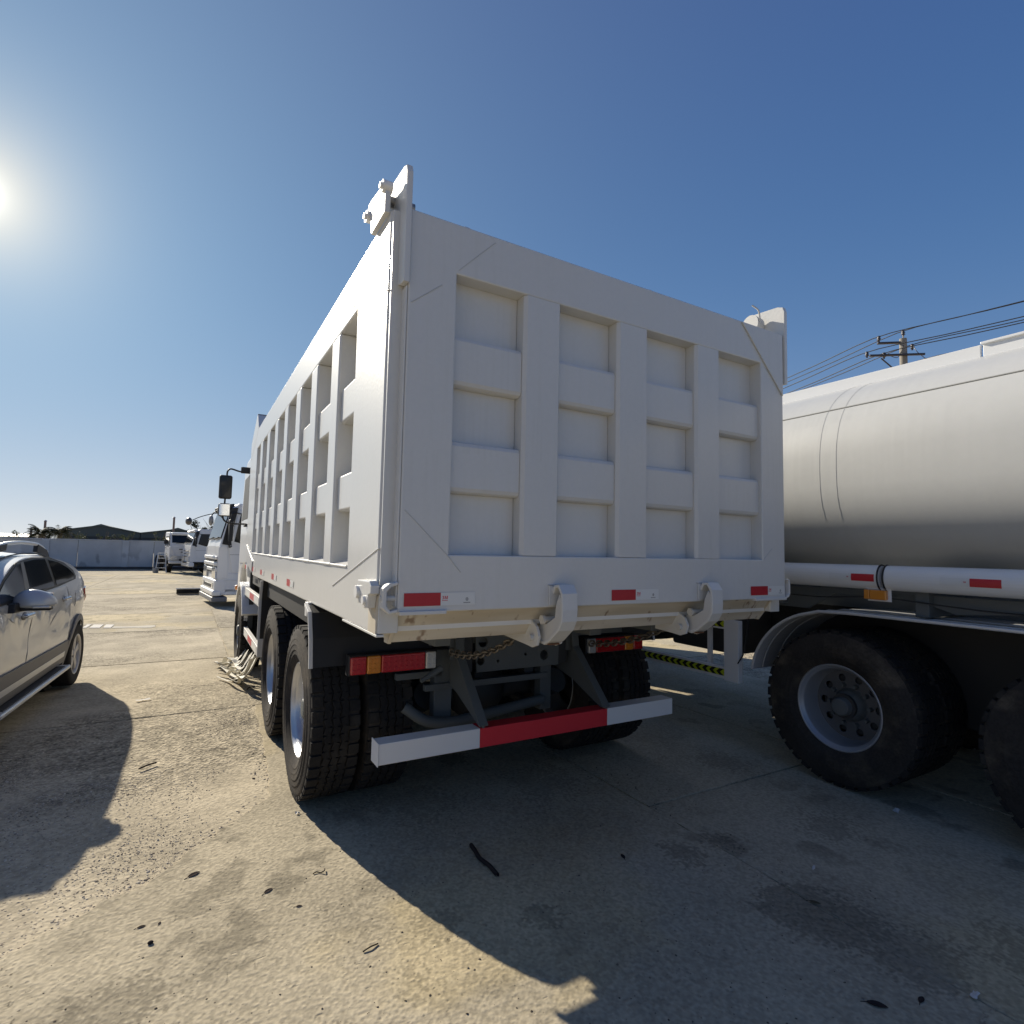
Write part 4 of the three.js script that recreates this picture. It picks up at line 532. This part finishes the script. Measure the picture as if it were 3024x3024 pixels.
  const mk = canvasTex(128, 64, (g, w, h) => { g.fillStyle = '#d6d6d2'; g.fillRect(0, 0, w, h); g.fillStyle = '#b5202c'; g.font = 'bold 40px sans-serif'; g.fillText('3M', 30, 44); }), mkM = M([1, 1, 1], .4, 0, { map: mk });
  for (const z of [-.76, -.036, .637, 1.35]) part('tape_mark', (() => { const g = new THREE.PlaneGeometry(.034, .022); g.rotateY(-PI / 2); g.translate(-1.2345, 1.46, tz(z - .022)); return g; })(), mkM, pc, null, true);
  // amber side marker under the case
  const mkr = grp('side_marker', tanker); part('bracket', [bx(-1.19, -1.18, 1.305, 1.388, tz(.05), tz(.195), .002), bx(-1.20, -1.17, 1.385, 1.392, tz(.04), tz(.195), .002), cyl([-1.18, 1.38, tz(.13)], [-1.17, 1.42, tz(.13)], .008)], m.barWhite, mkr); part('lens', [bx(-1.222, -1.188, 1.316, 1.380, tz(.075), tz(.178), .007), bx(-1.218, -1.188, 1.316, 1.380, tz(.037), tz(.073), .006)], m.amberLens, mkr);
  part('cable', [tube([[-1.18, 1.33, tz(.18)], [-1.1, 1.29, tz(.7)], [-1.05, 1.29, tz(1.4)]], .005, 20, 5), tube([[-1.18, 1.33, tz(.05)], [-1.15, 1.30, tz(-.35)], [-1.1, 1.31, tz(-.9)]], .005, 20, 5), tube([[-1.12, 1.1, tz(-.93)], [-1.17, .8, tz(-.94)], [-1.22, .70, tz(-.965)]], .006, 16, 5)], m.black, mkr);
  // chassis and running gear
  const ch = grp('chassis', tanker); for (const s of [-1, 1]) { part('frame_rail', bx(s * .43 - .04, s * .43 + .04, .9, 1.2, tz(-7), tz(2.4), .004), m.chassis, ch); part('saddle_rail', bx(s * .55 - .06, s * .55 + .06, 1.2, 1.5, tz(-5.2), tz(2.5), .004), m.chassisGrey, ch); }
  for (let i = 0; i < 8; i++) part('outrigger', bx(-1.12, 1.12, 1.22, 1.38, tz(-4.7 + i), tz(-4.62 + i), .006), m.chassisGrey, ch);
  for (const s of [-1, 1]) part('apron', ext([[tz(-5), 1.36], [tz(2.5), 1.36], [tz(2.5), 1.22], [tz(1.9), 1.24], [tz(1.0), 1.30], [tz(.5), 1.25], [tz(.25), 1.33], [tz(-.25), 1.33], [tz(-.45), 1.2], [tz(-5), 1.2]], 'x', s < 0 ? -1.06 : 1.04, s < 0 ? -1.04 : 1.06, .002), m.chassisGrey, ch);
  for (const z of [-.18, 1.17]) { part('axle', [cyl([-1.1, .537, tz(z)], [1.1, .537, tz(z)], .085), (() => { const g = new THREE.SphereGeometry(.24, 20, 14); g.translate(0, .56, tz(z)); return g; })()], m.chassis, ch); for (const s of [-1, 1]) { wheel(tanker, 'deep', [s * 1.05, .537, tz(z)], s, m.rimGrey); wheel(tanker, 'inner', [s * .72, .537, tz(z)], -s, m.rimDark); } }
  part('wheel_well', bx(-.56, .56, .45, 1.2, tz(-.9), tz(2.0), .01), m.black, ch);
  // long flat fender over the pair of wheels
  const prof = [...arcPts(tz(-.18), .60, .66, 172, 112, 14, .60), [tz(-.28), 1.198], [tz(-.05), 1.207], [tz(1.15), 1.203], [tz(1.35), 1.19], ...arcPts(tz(1.17), .60, .68, 72, 5, 12, .60)].map(p => [p[0], p[1]]);
  for (const s of [-1, 1]) { const [a, b] = s < 0 ? [-1.215, -.60] : [.60, 1.215]; const f = part('fender', strip(prof, .006, a, b, .001), m.alu, tanker); part('rim', strip(prof, .022, s < 0 ? -1.224 : 1.206, s < 0 ? -1.206 : 1.224, .007), m.alu, f); for (const q of [.9, .75]) part('swage', strip(prof.map(p => [p[0] * 1, p[1] + .001]), .014, s * q * 1.2 - .012, s * q * 1.2 + .012, .003), m.alu, f); }
  // side guard with chevron tape
  const sg = grp('side_guard', tanker);
  const chev = canvasTex(1024, 64, (g, w, h) => { g.fillStyle = '#0c0d08'; g.fillRect(0, 0, w, h); g.fillStyle = '#b6c11e'; for (let i = -1; i < 17; i++) { const x = i * 64; g.beginPath(); g.moveTo(x + 34, 0); g.lineTo(x + 64, 0); g.lineTo(x + 34, 32); g.lineTo(x + 64, 64); g.lineTo(x + 34, 64); g.lineTo(x + 4, 32); g.fill(); } }); chev.wrapS = THREE.RepeatWrapping; const cm = M([1, 1, 1], .5, 0, { map: chev });
  for (const [y0, y1] of [[.962, 1.042], [.545, .645]]) { const r = part('rail', bx(-1.20, -1.165, y0, y1, tz(-3.6), tz(-1.10), .004), m.barWhite, sg); part('chevron_tape', (() => { const g = new THREE.PlaneGeometry(2.5, .056); g.rotateY(-PI / 2); g.translate(-1.2025, (y0 + y1) / 2 + .004, tz(-2.35)); const uv = g.attributes.uv; for (let i = 0; i < uv.count; i++) uv.setX(i, uv.getX(i) * 2.05); return g; })(), cm, r, null, true); }
  part('post', bx(-1.205, -1.15, .535, 1.045, tz(-1.115), tz(-.97), .005), m.barWhite, sg); for (const z of [-1.30, -2.4, -3.5]) part('upright', bx(-1.17, -1.14, .56, 1.04, tz(z - .02), tz(z + .02), .004), m.barWhite, sg);
  // what hangs below ahead of the wheels, and the cab far in front
  part('pump_box', bx(-1.0, -.5, .72, 1.2, tz(-1.9), tz(-1.15), .03), m.chassis, tanker); part('air_tank', cyl([-.85, .9, tz(-2.3)], [-.85, .9, tz(-3.2)], .17, .17, 24), m.chassis, tanker); part('spare_wheel', (() => { const g = ringG(tyreProfile, 40); g.rotateZ(PI / 2); g.translate(-.5, .80, tz(-2.9)); return g; })(), m.rubber, tanker);
  const cb = grp('cab', tanker); part('shell', ext([[tz(-5.7), .9], [tz(-5.7), 2.85], [tz(-7.2), 2.85], [tz(-7.6), 1.9], [tz(-7.7), .5], [tz(-7.1), .5], [tz(-6.9), .95]], 'x', -1.2, 1.2, .04), m.white2, cb); part('windscreen', rot(bx(-1.08, 1.08, 1.98, 2.74, tz(-7.45), tz(-7.42), .01), .40, 0, 0, [0, 2.36, tz(-7.43)]), m.glass, cb); part('window', bx(-1.215, -1.205, 1.95, 2.6, tz(-7.1), tz(-6.3), .004), m.glass, cb);
  for (const s of [-1, 1]) wheel(tanker, 'front', [s * 1.06, .50 + gy(-6.4), tz(-6.4)], s, m.rimDark, .94);
}

// ------------------------------------------------------------------ the white car on the left, nose towards the camera
{
  const t = thing('parked_car', 'white five door car with roof rails parked at the left edge, nose to the camera', 'car', [-3.985, gy(-5.7) - .006, -4.72], -.06);
  const B = gy(-4.4) - .01, CZ = -4.4; // local z = world z + 4.4
  const cur = (pts, x) => { if (x <= pts[0][0]) return pts[0][1]; for (let i = 0; i < pts.length - 1; i++) if (x <= pts[i + 1][0]) { const t = (x - pts[i][0]) / (pts[i + 1][0] - pts[i][0]); const p0 = pts[Math.max(0, i - 1)], p1 = pts[i], p2 = pts[i + 1], p3 = pts[Math.min(pts.length - 1, i + 2)]; const m1 = (p2[1] - p0[1]) / ((p2[0] - p0[0]) || 1) * (p2[0] - p1[0]), m2 = (p3[1] - p1[1]) / ((p3[0] - p1[0]) || 1) * (p2[0] - p1[0]); const t2 = t * t, t3 = t2 * t; return (2 * t3 - 3 * t2 + 1) * p1[1] + (t3 - 2 * t2 + t) * m1 + (-2 * t3 + 3 * t2) * p2[1] + (t3 - t2) * m2; } return pts[pts.length - 1][1]; };
  // roof line and lower line against local z (rear is negative)
  const TOP = [[-2.28, .62], [-2.24, .86], [-2.10, 1.04], [-1.90, 1.16], [-1.55, 1.34], [-1.15, 1.47], [-.6, 1.545], [0, 1.575], [.45, 1.565], [.85, 1.475], [1.25, 1.27], [1.55, 1.115], [1.9, 1.06], [2.25, .98], [2.45, .86], [2.52, .70]];
  const LOW = [[-2.28, .50], [-2.15, .38], [-1.9, .33], [2.2, .31], [2.4, .36], [2.52, .5]];
  const top = z => cur(TOP, z), low = z => cur(LOW, z);
  const plan = z => { let k = 1; if (z < -1.25) k -= .17 * Math.pow((-1.25 - z) / 1.03, 2.2); if (z > 1.5) k -= .20 * Math.pow((z - 1.5) / 1.02, 2.2); return k; };
  const hwid = (z, y) => { let w = .90; if (y > 1.10) w -= .085 * Math.pow((y - 1.10) / .4, 1.15); if (y < .75) w -= .05 * Math.pow((.75 - y) / .4, 1.6); w += .010 * Math.exp(-Math.pow((y - .99) / .03, 2)) - .012 * Math.exp(-Math.pow((y - .80) / .10, 2)); return w * plan(z); };
  // body skin
  const NZ = 96, NS = 22, NR = 12, rows = []; const arch = (z, y) => { for (const a of [-1.43, 1.62]) if (Math.hypot(z - a, (y - .36)) < .40) return true; return false; };
  for (let i = 0; i <= NZ; i++) { const z = lerp(-2.28, 2.52, i / NZ), yt = top(z), yl = low(z), ye = yt - Math.min(.075, (yt - yl) * .3), r = []; for (let j = 0; j <= NS; j++) { const y = lerp(yl, ye, j / NS); r.push([hwid(z, y), y]); } const w = hwid(z, ye); for (let j = 1; j <= NR; j++) { const a = j / NR * PI / 2; r.push([w * (Math.cos(a) * .12 + .88 * (1 - j / NR)), lerp(ye, yt, Math.sin(a))]); } rows.push([z, r]); }
  const pos = [], nr = NS + NR; const P = (s, i, j) => [s * rows[i][1][j][0], rows[i][1][j][1], rows[i][0]];
  for (const s of [1, -1]) for (let i = 0; i < NZ; i++) for (let j = 0; j < nr; j++) { const q = [P(s, i, j), P(s, i + 1, j), P(s, i + 1, j + 1), P(s, i, j + 1)]; const cz = (q[0][2] + q[2][2]) / 2, cy = (q[0][1] + q[2][1]) / 2; if (j < NS && arch(cz, cy)) continue; if (s > 0) pos.push(...q[0], ...q[2], ...q[1], ...q[0], ...q[3], ...q[2]); else pos.push(...q[0], ...q[1], ...q[2], ...q[0], ...q[2], ...q[3]); }
  for (const i of [0, NZ]) for (let j = 0; j < NS; j++) { const a = P(1, i, j), b = P(-1, i, j), c = P(-1, i, j + 1), d = P(1, i, j + 1); if (!i) pos.push(...a, ...c, ...b, ...a, ...d, ...c); else pos.push(...a, ...b, ...c, ...a, ...c, ...d); }
  let bg = new THREE.BufferGeometry(); bg.setAttribute('position', new THREE.Float32BufferAttribute(pos, 3)); bg = mergeVertices(bg, 1e-4); bg = toCreasedNormals(bg, .7); part('body', bg, m.carPaint, t);
  part('underbody', [bx(-.80, .80, .28, .5, -2.0, 2.2, .02), bx(-.62, .62, .4, .9, -1.9, 2.1, .02)], m.black, t);
  // panels that follow the skin: polygon in (z,y)
  const wrap = (name, pts, mat, parent, off, th = .006, s = 1, hole = []) => { let g = ext(shp(pts, hole), 'z', 0, th, Math.min(.0025, th / 3)); g = g.index ? g.toNonIndexed() : g; g = new TessellateModifier(.07, 5).modify(g); g.deleteAttribute('uv'); g.computeVertexNormals(); const p = g.attributes.position, n = g.attributes.normal, E = .004; for (let i = 0; i < p.count; i++) { const z = p.getX(i), y = p.getY(i), nz = n.getZ(i), nx = n.getX(i), ny = n.getY(i); const wz = (hwid(z + E, y) - hwid(z - E, y)) / (2 * E), wy = (hwid(z, y + E) - hwid(z, y - E)) / (2 * E); let a = nz, b = ny - wy * nz, c = nx - wz * nz; const l = Math.hypot(a, b, c) || 1; n.setXYZ(i, s * a / l, b / l, c / l); p.setXYZ(i, s * (hwid(z, y) + off + p.getZ(i)), y, z); } if (s > 0) { /* keep the winding outward */ for (let i = 0; i < p.count; i += 3) for (const at of [p, n]) { const t = [at.getX(i + 1), at.getY(i + 1), at.getZ(i + 1)]; at.setXYZ(i + 1, at.getX(i + 2), at.getY(i + 2), at.getZ(i + 2)); at.setXYZ(i + 2, ...t); } } return part(name, g, mat, parent); };
  const belt = z => 1.215 - (z - -.6) * .028;
  for (const s of [1, -1]) {
    const frm = wrap('window_trim', [[1.30, belt(1.3) - .02], [1.28, 1.20], [.98, 1.34], [.62, 1.465], [.2, 1.50], [-.35, 1.495], [-.85, 1.43], [-1.18, 1.335], [-1.26, 1.265], [-1.22, belt(-1.2)], [-.5, belt(-.5) - .02]], m.black, t, .001, .004, s);
    const fd = wrap('front_door', [[1.20, .40], [1.22, .80], [1.21, 1.135], [.42, 1.16], [.40, .8], [.44, .40]], m.carPaint, t, .001, .007, s);
    wrap('glass', [[1.22, belt(1.2)], [1.20, 1.21], [.96, 1.33], [.60, 1.452], [.515, 1.46], [.55, belt(.5)]], m.glass, fd, .006, .004, s);
    const rd = wrap('rear_door', [[.41, .40], [.39, .8], [.41, 1.16], [-.78, 1.19], [-.98, 1.05], [-1.03, .80], [-.98, .60], [-.84, .40]], m.carPaint, t, .001, .007, s);
    wrap('glass', [[.405, belt(.4)], [.43, 1.47], [.1, 1.485], [-.20, 1.48], [-.34, belt(-.34)]], m.glass, rd, .006, .004, s);
    wrap('quarter_glass', [[-.42, belt(-.42) + .004], [-.31, 1.47], [-.62, 1.44], [-.95, 1.37], [-1.16, 1.29], [-1.14, 1.245], [-1.08, 1.235]], m.glass, t, .006, .004, s);
    wrap('pillar', [[.545, belt(.5)], [.51, 1.463], [.435, 1.472], [.41, belt(.4)]], M([.07, .07, .075], .4), t, .0065, .003, s);
    for (const [d, z] of [[fd, .58], [rd, -.66]]) { const y = 1.02 + (z < 0 ? .04 : 0), g = new RoundedBoxGeometry(.045, .032, .21, 3, .014); g.translate(s * (hwid(z, y) + .032), y, z); part('handle', g, M([.62, .64, .66], .15, .8), d); const c = new THREE.SphereGeometry(.05, 16, 10); c.scale(.25, .7, 1.3); c.translate(s * (hwid(z, y) + .006), y - .005, z + .02); part('handle_cup', c, m.grey, d); }
    // lower cladding and arches
    wrap('cladding', [[1.20, .335], [1.22, .60], [-.98, .58], [-1.02, .47], [-1.0, .345]], m.grey, t, .010, .012, s); wrap('trim_strip', [[1.15, .415], [1.16, .475], [-.90, .475], [-.92, .415]], m.alu, t, .023, .004, s);
    for (const a of [-1.43, 1.62]) wrap('arch_trim', [...arcPts(a, .36, .455, -8, 188, 26), ...arcPts(a, .36, .385, 188, -8, 26)], m.grey, t, .006, .016, s);
    part('running_board', [bx(s * .80, s * .955, .285, .325, -.93, 1.12, .015)], m.alu, t); part('board_tread', bx(s * .82, s * .93, .3255, .333, -.80, 1.0, .003), m.black, t);
    part('bracket', [0, 1, 2].map(i => bx(s * .6, s * .9, .28, .31, -.7 + i * .75, -.64 + i * .75, .004)), m.black, t);
    // mirror
    const mi = grp('door_mirror', t); let g = new THREE.SphereGeometry(1, 28, 18); { const p = g.attributes.position; for (let i = 0; i < p.count; i++) { let x = p.getX(i), y = p.getY(i), z = p.getZ(i); const taper = 1 - .16 * x; p.setXYZ(i, x * .15, (y > 0 ? y * .12 : y * .035) * taper, z * .085 * (z < 0 ? .35 : 1)); } g.computeVertexNormals(); } g.translate(s * 1.03, 1.135, .83); part('shell', g, m.carPaint, mi);
    part('lower', bx(s * .88, s * 1.145, 1.085, 1.112, .79, .88, .012), m.black, mi); part('indicator', bx(s * 1.03, s * 1.145, 1.106, 1.126, .85, .912, .008), m.clearLens, mi); part('arm', ext([[.72, 1.07], [.76, 1.16], [.98, 1.15], [1.0, 1.08]], 'x', s > 0 ? .86 : -.95, s > 0 ? .95 : -.86, .01), m.black, mi); part('mirror_glass', bx(s * .92, s * 1.14, 1.105, 1.23, .798, .803, .002), m.mirror, mi);
    // roof rail
    const rr = part('roof_rail', tube([[s * .665, 1.49, .78], [s * .66, 1.575, .62], [s * .655, 1.63, .3], [s * .65, 1.645, -.2], [s * .65, 1.62, -.7], [s * .65, 1.545, -1.0]].map(p => [p[0], p[1] - .01, p[2]]), .017, 50, 10), m.alu, t);
    part('foot', [ext([[.85, 1.455], [.60, 1.60], [.28, 1.625], [.30, 1.56], [.5, 1.545]], 'x', s * .655 - .02, s * .655 + .02, .008), ext([[-1.08, 1.455], [-.95, 1.56], [-.62, 1.62], [-.60, 1.54], [-.8, 1.50]], 'x', s * .65 - .02, s * .65 + .02, .008)], m.black, rr);
    part('roof_channel', tube([[s * .715, 1.478, .75], [s * .72, 1.518, .4], [s * .722, 1.535, 0], [s * .722, 1.52, -.5], [s * .70, 1.45, -1.1]], .006, 40, 6), m.black, t);
    // wheels
    for (const a of [-1.43, 1.62]) { const w = grp('wheel', t, [s * .80, .355, a]); w.rotation.y = s > 0 ? PI : 0; part('tyre', ringG([[.215, .085], [.235, .10], [.30, .108], [.335, .098], [.352, .08], [.353, 0], [.352, -.08], [.335, -.098], [.24, -.1], [.215, -.085]], 48), m.rubber, w); part('rim', ringG([[.222, .088], [.228, .098], [.215, .098], [.205, .08], [.195, -.05], [.19, -.08]], 40), M([.52, .51, .5], .4, .4), w); part('brake', ringG([[0, -.02], [.15, -.02], [.15, -.05], [0, -.05]], 24), m.rimDark, w);
      const sp = []; for (let i = 0; i < 5; i++) for (const d of [-.16, .16]) { const k = new RoundedBoxGeometry(.03, .20, .045, 2, .01); k.translate(-.065, .11, 0); k.rotateX(i / 5 * 2 * PI + d * .7); sp.push(k); } sp.push(cyl([-.045, 0, 0], [-.085, 0, 0], .06, .05, 20)); part('spokes', sp, M([.50, .49, .48], .4, .4), w); part('wheel_well', ext(arcPts(0, 0, .42, 0, 360, 24).slice(0, -1), 'x', .12, .30, 0), m.black, w); }
    // lamps
    wrap('tail_lamp', [[-2.02, .92], [-1.72, 1.02], [-1.66, 1.10], [-1.85, 1.115], [-2.08, 1.03]], m.redLens, t, .001, .012, s); wrap('head_lamp', [[2.38, .74], [2.0, .82], [1.82, .95], [2.2, .93], [2.4, .84]], m.clearLens, t, .001, .012, s); wrap('fuel_flap', [[-1.32, .93], [-1.16, .93], [-1.16, 1.08], [-1.32, 1.08]], m.carPaint, t, .001, .004, s);
  }
  // windscreen, rear window, grille, bumpers, plates
  const sheet = (name, z0, z1, k, mat, off) => { const g = new THREE.PlaneGeometry(1, 1, 16, 10), p = g.attributes.position; for (let i = 0; i < p.count; i++) { const z = lerp(z0, z1, p.getY(i) + .5), u = p.getX(i) * 2, yt = top(z), w = hwid(z, yt - .07) * k; p.setXYZ(i, u * w, yt + off - .055 * Math.pow(Math.abs(u), 3.2), z); } g.computeVertexNormals(); part(name, g, mat, t); };
  sheet('windscreen', 1.42, .62, .86, m.glass, .010); sheet('rear_window', -1.38, -1.92, .80, m.glass, .010); sheet('bonnet', 2.3, 1.48, .8, m.carPaint, .006);
  part('grille', [0, 1, 2, 3].map(i => bx(-.5, .5, .60 + i * .055, .63 + i * .055, 2.505, 2.535, .008)), M([.5, .5, .52], .2, .9), t); part('front_bumper', bx(-.72, .72, .30, .48, 2.30, 2.56, .05), m.grey, t); part('rear_bumper', bx(-.74, .74, .34, .58, -2.34, -2.05, .06), m.carPaint, t); part('spoiler', bx(-.55, .55, 1.46, 1.50, -1.42, -1.12, .015), m.carPaint, t); part('number_plate', bx(-.22, .22, .72, .84, -2.31, -2.285, .004), m.barWhite, t);
}

// ------------------------------------------------------------------ white truck cabs parked ahead; local +z is the front
function cabTruck(name, label, pos, turn, o) {
  const t = thing(name, label, 'truck', pos, turn), W = 1.22, H = o.h, wm = m.white2, zf = 1.35;
  const sh = part('cab', ext([[-.85, 1.0], [-.85, H - .1], [-.7, H], [zf - .45, H - .02], [zf - .26, H - .16], [zf - .04, 1.92], [zf, 1.72], [zf + .03, .78], [zf - .3, .74], [.52, .74], [.40, 1.05], [.16, 1.24], [-.16, 1.24], [-.40, 1.05], [-.55, .95]], 'x', -W, W, .05), wm, t);
  const ang = Math.atan2(.22, H - .16 - 1.92), wc = [(zf - .26 + zf - .04) / 2, (H - .16 + 1.92) / 2], wl = Math.hypot(.22, H - 2.08);
  part('windscreen', (() => { const g = new RoundedBoxGeometry(2.24, wl - .06, .03, 2, .012); g.rotateX(-ang); g.translate(0, wc[1], wc[0] + .018); return g; })(), o.clear ? m.glassClear ?? m.glass : m.glass, t);
  part('visor', rot(bx(-1.16, 1.16, H - .2, H - .04, zf - .34, zf - .14, .03), .2, 0, 0, [0, H - .1, zf - .25]), o.visor ? m.black : wm, t);
  for (const s of [-1, 1]) {
    const d = part('door', ext([[zf - .34, .98], [zf - .22, 1.72], [zf - .28, 1.90], [zf - .45, H - .22], [-.45, H - .22], [-.47, 1.35], [-.20, 1.30], [.18, 1.30], [.48, 1.08], [.58, .98]], 'x', s > 0 ? W + .002 : -W - .022, s > 0 ? W + .022 : -W - .002, .008), wm, t);
    part('window', ext([[zf - .36, 1.86], [zf - .50, H - .30], [-.38, H - .30], [-.38, 1.78], [.35, 1.78], [.45, 1.70]], 'x', s > 0 ? W + .0225 : -W - .032, s > 0 ? W + .032 : -W - .0225, .003), m.glass, d); part('handle', bx(s * (W + .023), s * (W + .05), 1.58, 1.64, -.30, -.12, .01), m.black, d); part('seam', bx(s * (W + .0215), s * (W + .0235), 1.48, 1.49, -.42, zf - .26, 0), m.grey, d);
    part('corner', ext([[zf - .26, .80], [zf - .20, 1.78], [zf + .02, 1.70], [zf + .04, .80]], 'x', s > 0 ? W - .06 : -W - .026, s > 0 ? W + .026 : -W + .06, .02), wm, t);
    part('pillar', ext([[zf - .05, 1.78], [zf - .24, H - .16], [zf - .42, H - .14], [zf - .27, 1.95], [zf - .30, 1.74]], 'x', s > 0 ? W + .0225 : -W - .031, s > 0 ? W + .031 : -W - .0225, .003), m.black, t);
    if (o.fairing) { part('fairing', bx(s * (W - .2), s * (W + .02), .34, .965, .62, zf + .02, .03), wm, t); part('fairing', bx(s * (W - .2), s * (W + .02), .46, .965, -.12, .56, .03), wm, t); }
    const mi = grp('mirror', t); part('arm', tube([[s * W, H - .32, zf - .5], [s * (W + .16), H - .30, zf - .3], [s * (W + .22), H - .42, zf - .22], [s * (W + .22), 1.75, zf - .2], [s * W, 1.72, zf - .3]], .018, 24, 6), m.black, mi); part('housing', bx(s * (W + .1), s * (W + .32), 1.86, H - .5, zf - .27, zf - .17, .03), m.black, mi); part('mirror_glass', bx(s * (W + .115), s * (W + .305), 1.88, H - .53, zf - .275, zf - .272, 0), m.mirror, mi);
    part('head_lamp', ext([[-.33, .80], [-.36, 1.10], [.25, 1.14], [.36, .80]].map(p => [s * (W - .34 - p[0] * -s * s) * 1, p[1]]).map(p => [p[0], p[1]]), 'z', zf + .035, zf + .075, .01), m.clearLens, t);
    part('step', [bx(s * .95, s * (W + .02), .42, .52, .55, 1.2, .02), bx(s * 1.0, s * (W + .03), .74, .80, .55, 1.2, .02)], o.darkStep ? m.black : wm, t); part('fender', (() => { const a = arcPts(0, .5, .68, 10, 170, 16), b = arcPts(0, .5, .60, 170, 10, 16); return ext([...a, ...b], 'x', s > 0 ? .95 : -W - .03, s > 0 ? W + .03 : -.95, .008); })(), o.darkStep ? m.black : wm, t);
    wheel(t, 'front', [s * 1.06, .52, 0], s, m.rimDark, .97); for (const z of [-3.4, -4.75]) { wheel(t, 'deep', [s * 1.08, .52, z], s, m.rimDark, .97); }
  }
  const B = o.slats.map(([x, y, w]) => bx(-w, w, y, y + .05, zf + .03, zf + .055, .006)); part('grille', B, m.black, t); if (o.v) part('grille_frame', [rot(bx(-1.02, -.98, .86, 1.70, zf + .03, zf + .06, .01), 0, 0, .42, [-.9, 1.28, zf]), rot(bx(.98, 1.02, .86, 1.70, zf + .03, zf + .06, .01), 0, 0, -.42, [.9, 1.28, zf])], wm, t);
  if (o.bars) part('grille_bar', o.bars.map(y => bx(-W + .02, W - .02, y, y + .10, zf + .02, zf + .075, .025)), wm, t);
  const bp = part('bumper', [bx(-W - .03, W + .03, o.bl, .78, zf - .22, zf + .09, .06), ...(o.bars ? [bx(-W - .05, W + .05, o.bl - .02, o.bl + .14, zf - .1, zf + .14, .05)] : [])], o.darkBumper ? m.black : wm, t); for (const s of [-1, 1]) part('fog_lamp', bx(s * .78, s * 1.04, o.bl + .2, o.bl + .34, zf + .085, zf + .105, .008), m.clearLens, bp); part('air_slot', bx(-.7, .7, o.bl + .2, o.bl + .3, zf + .085, zf + .10, .006), m.black, bp);
  part('wiper', [rot(bx(-.9, -.1, 1.93, 1.955, zf - .02, zf + .02, .005), 0, 0, .08, [-.5, 1.94, zf]), rot(bx(.1, .9, 1.93, 1.955, zf - .02, zf + .02, .005), 0, 0, .08, [.5, 1.94, zf])], m.black, t);
  part('chassis', [bx(-.47, -.37, .70, .98, -5.6, .9, .01), bx(.37, .47, .70, .98, -5.6, .9, .01), bx(-.9, .9, .45, 1.2, -.3, .9, .03), cyl([-1, .52, -3.4], [1, .52, -3.4], .09), cyl([-1, .52, -4.75], [1, .52, -4.75], .09), bx(-.5, .5, .98, 1.08, -4.5, -3.6, .02)], m.chassis, t); part('air_stack', bx(-.95, -.7, 1.0, H - .2, -1.25, -.98, .04), m.black, t); part('fuel_tank', bx(.62, 1.16, .42, .98, -2.5, -1.3, .1), m.alu, t);
  if (o.box) part('tipper_body', [bx(-1.15, 1.15, 1.15, 2.5, -5.6, -1.2, .03)], M([.42, .43, .44], .5), t);
  return t;
}
cabTruck('tractor_truck', 'nearest white cab with layered front bumper and mirrors, facing left beyond the dump truck', [.05, gy(-16.9), -17.0], -PI / 2 + .10, { h: 2.98, visor: true, slats: [[0, 1.28, 1.0], [0, 1.12, 1.0], [0, .96, 1.0]], bars: [1.34, 1.16, 1.0], bl: .34, fairing: true });
cabTruck('tipper_truck', 'second white cab, side on with its door towards the camera', [-.66, gy(-37.5), -37.6], -PI / 2 + .16, { h: 2.78, slats: [[0, 1.42, .8], [0, 1.25, .7], [0, 1.08, .6]], v: true, bl: .5, darkBumper: false, darkStep: true });
cabTruck('tipper_truck', 'farthest white cab with a dark windscreen and slatted grille by the wall', [-1.95, gy(-41.3), -41.1], .16, { h: 2.64, slats: [[0, 1.50, .72], [0, 1.32, .62], [0, 1.14, .52], [0, .84, .6]], v: true, bl: .60, darkBumper: false, darkStep: true });
// round front mirror and kit belonging to the nearest cab
{ const t = scene.getObjectByName('tractor_truck'); const f = grp('front_mirror', t); part('arm', tube([[-1.15, 2.80, 1.0], [-1.22, 2.72, 1.35], [-1.26, 2.62, 1.62], [-1.3, 2.52, 1.8]], .014, 24, 6), m.black, f); part('dish', (() => { const g = new THREE.SphereGeometry(.17, 20, 14); g.scale(1, .72, .55); g.translate(-1.3, 2.48, 1.9); return g; })(), M([.10, .09, .08], .4), f); const f2 = grp('front_mirror', t); part('arm', tube([[1.15, 2.84, .95], [1.2, 2.8, 1.3], [1.2, 2.66, 1.55], [1.16, 2.5, 1.6]], .014, 24, 6), m.black, f2); part('dish', (() => { const g = new THREE.SphereGeometry(.15, 20, 14); g.scale(.7, 1, .4); g.translate(1.16, 2.44, 1.6); return g; })(), M([.28, .28, .27], .4), f2);
  part('mudguard_low', bx(-1.3, 1.3, .16, .3, 1.1, 1.5, .03), m.grey, t); }
{ const t = thing('cab_step', 'black folded step lying on the ground in front of the nearest white cab', 'step', [-1.72, gy(-21), -21]); part('tray', [bx(-.5, .5, .02, .07, -.16, .16, .01), rot(bx(-.5, .5, .05, .2, .14, .18, .01), .4, 0, 0, [0, .1, .16])], m.black, t); part('rim', bx(-.52, .52, .2, .23, .18, .24, .008), m.alu, t); }

scene.traverse(o => { if (o.isMesh) { o.castShadow = true; o.receiveShadow = true; } });
renderer.render(scene, camera);
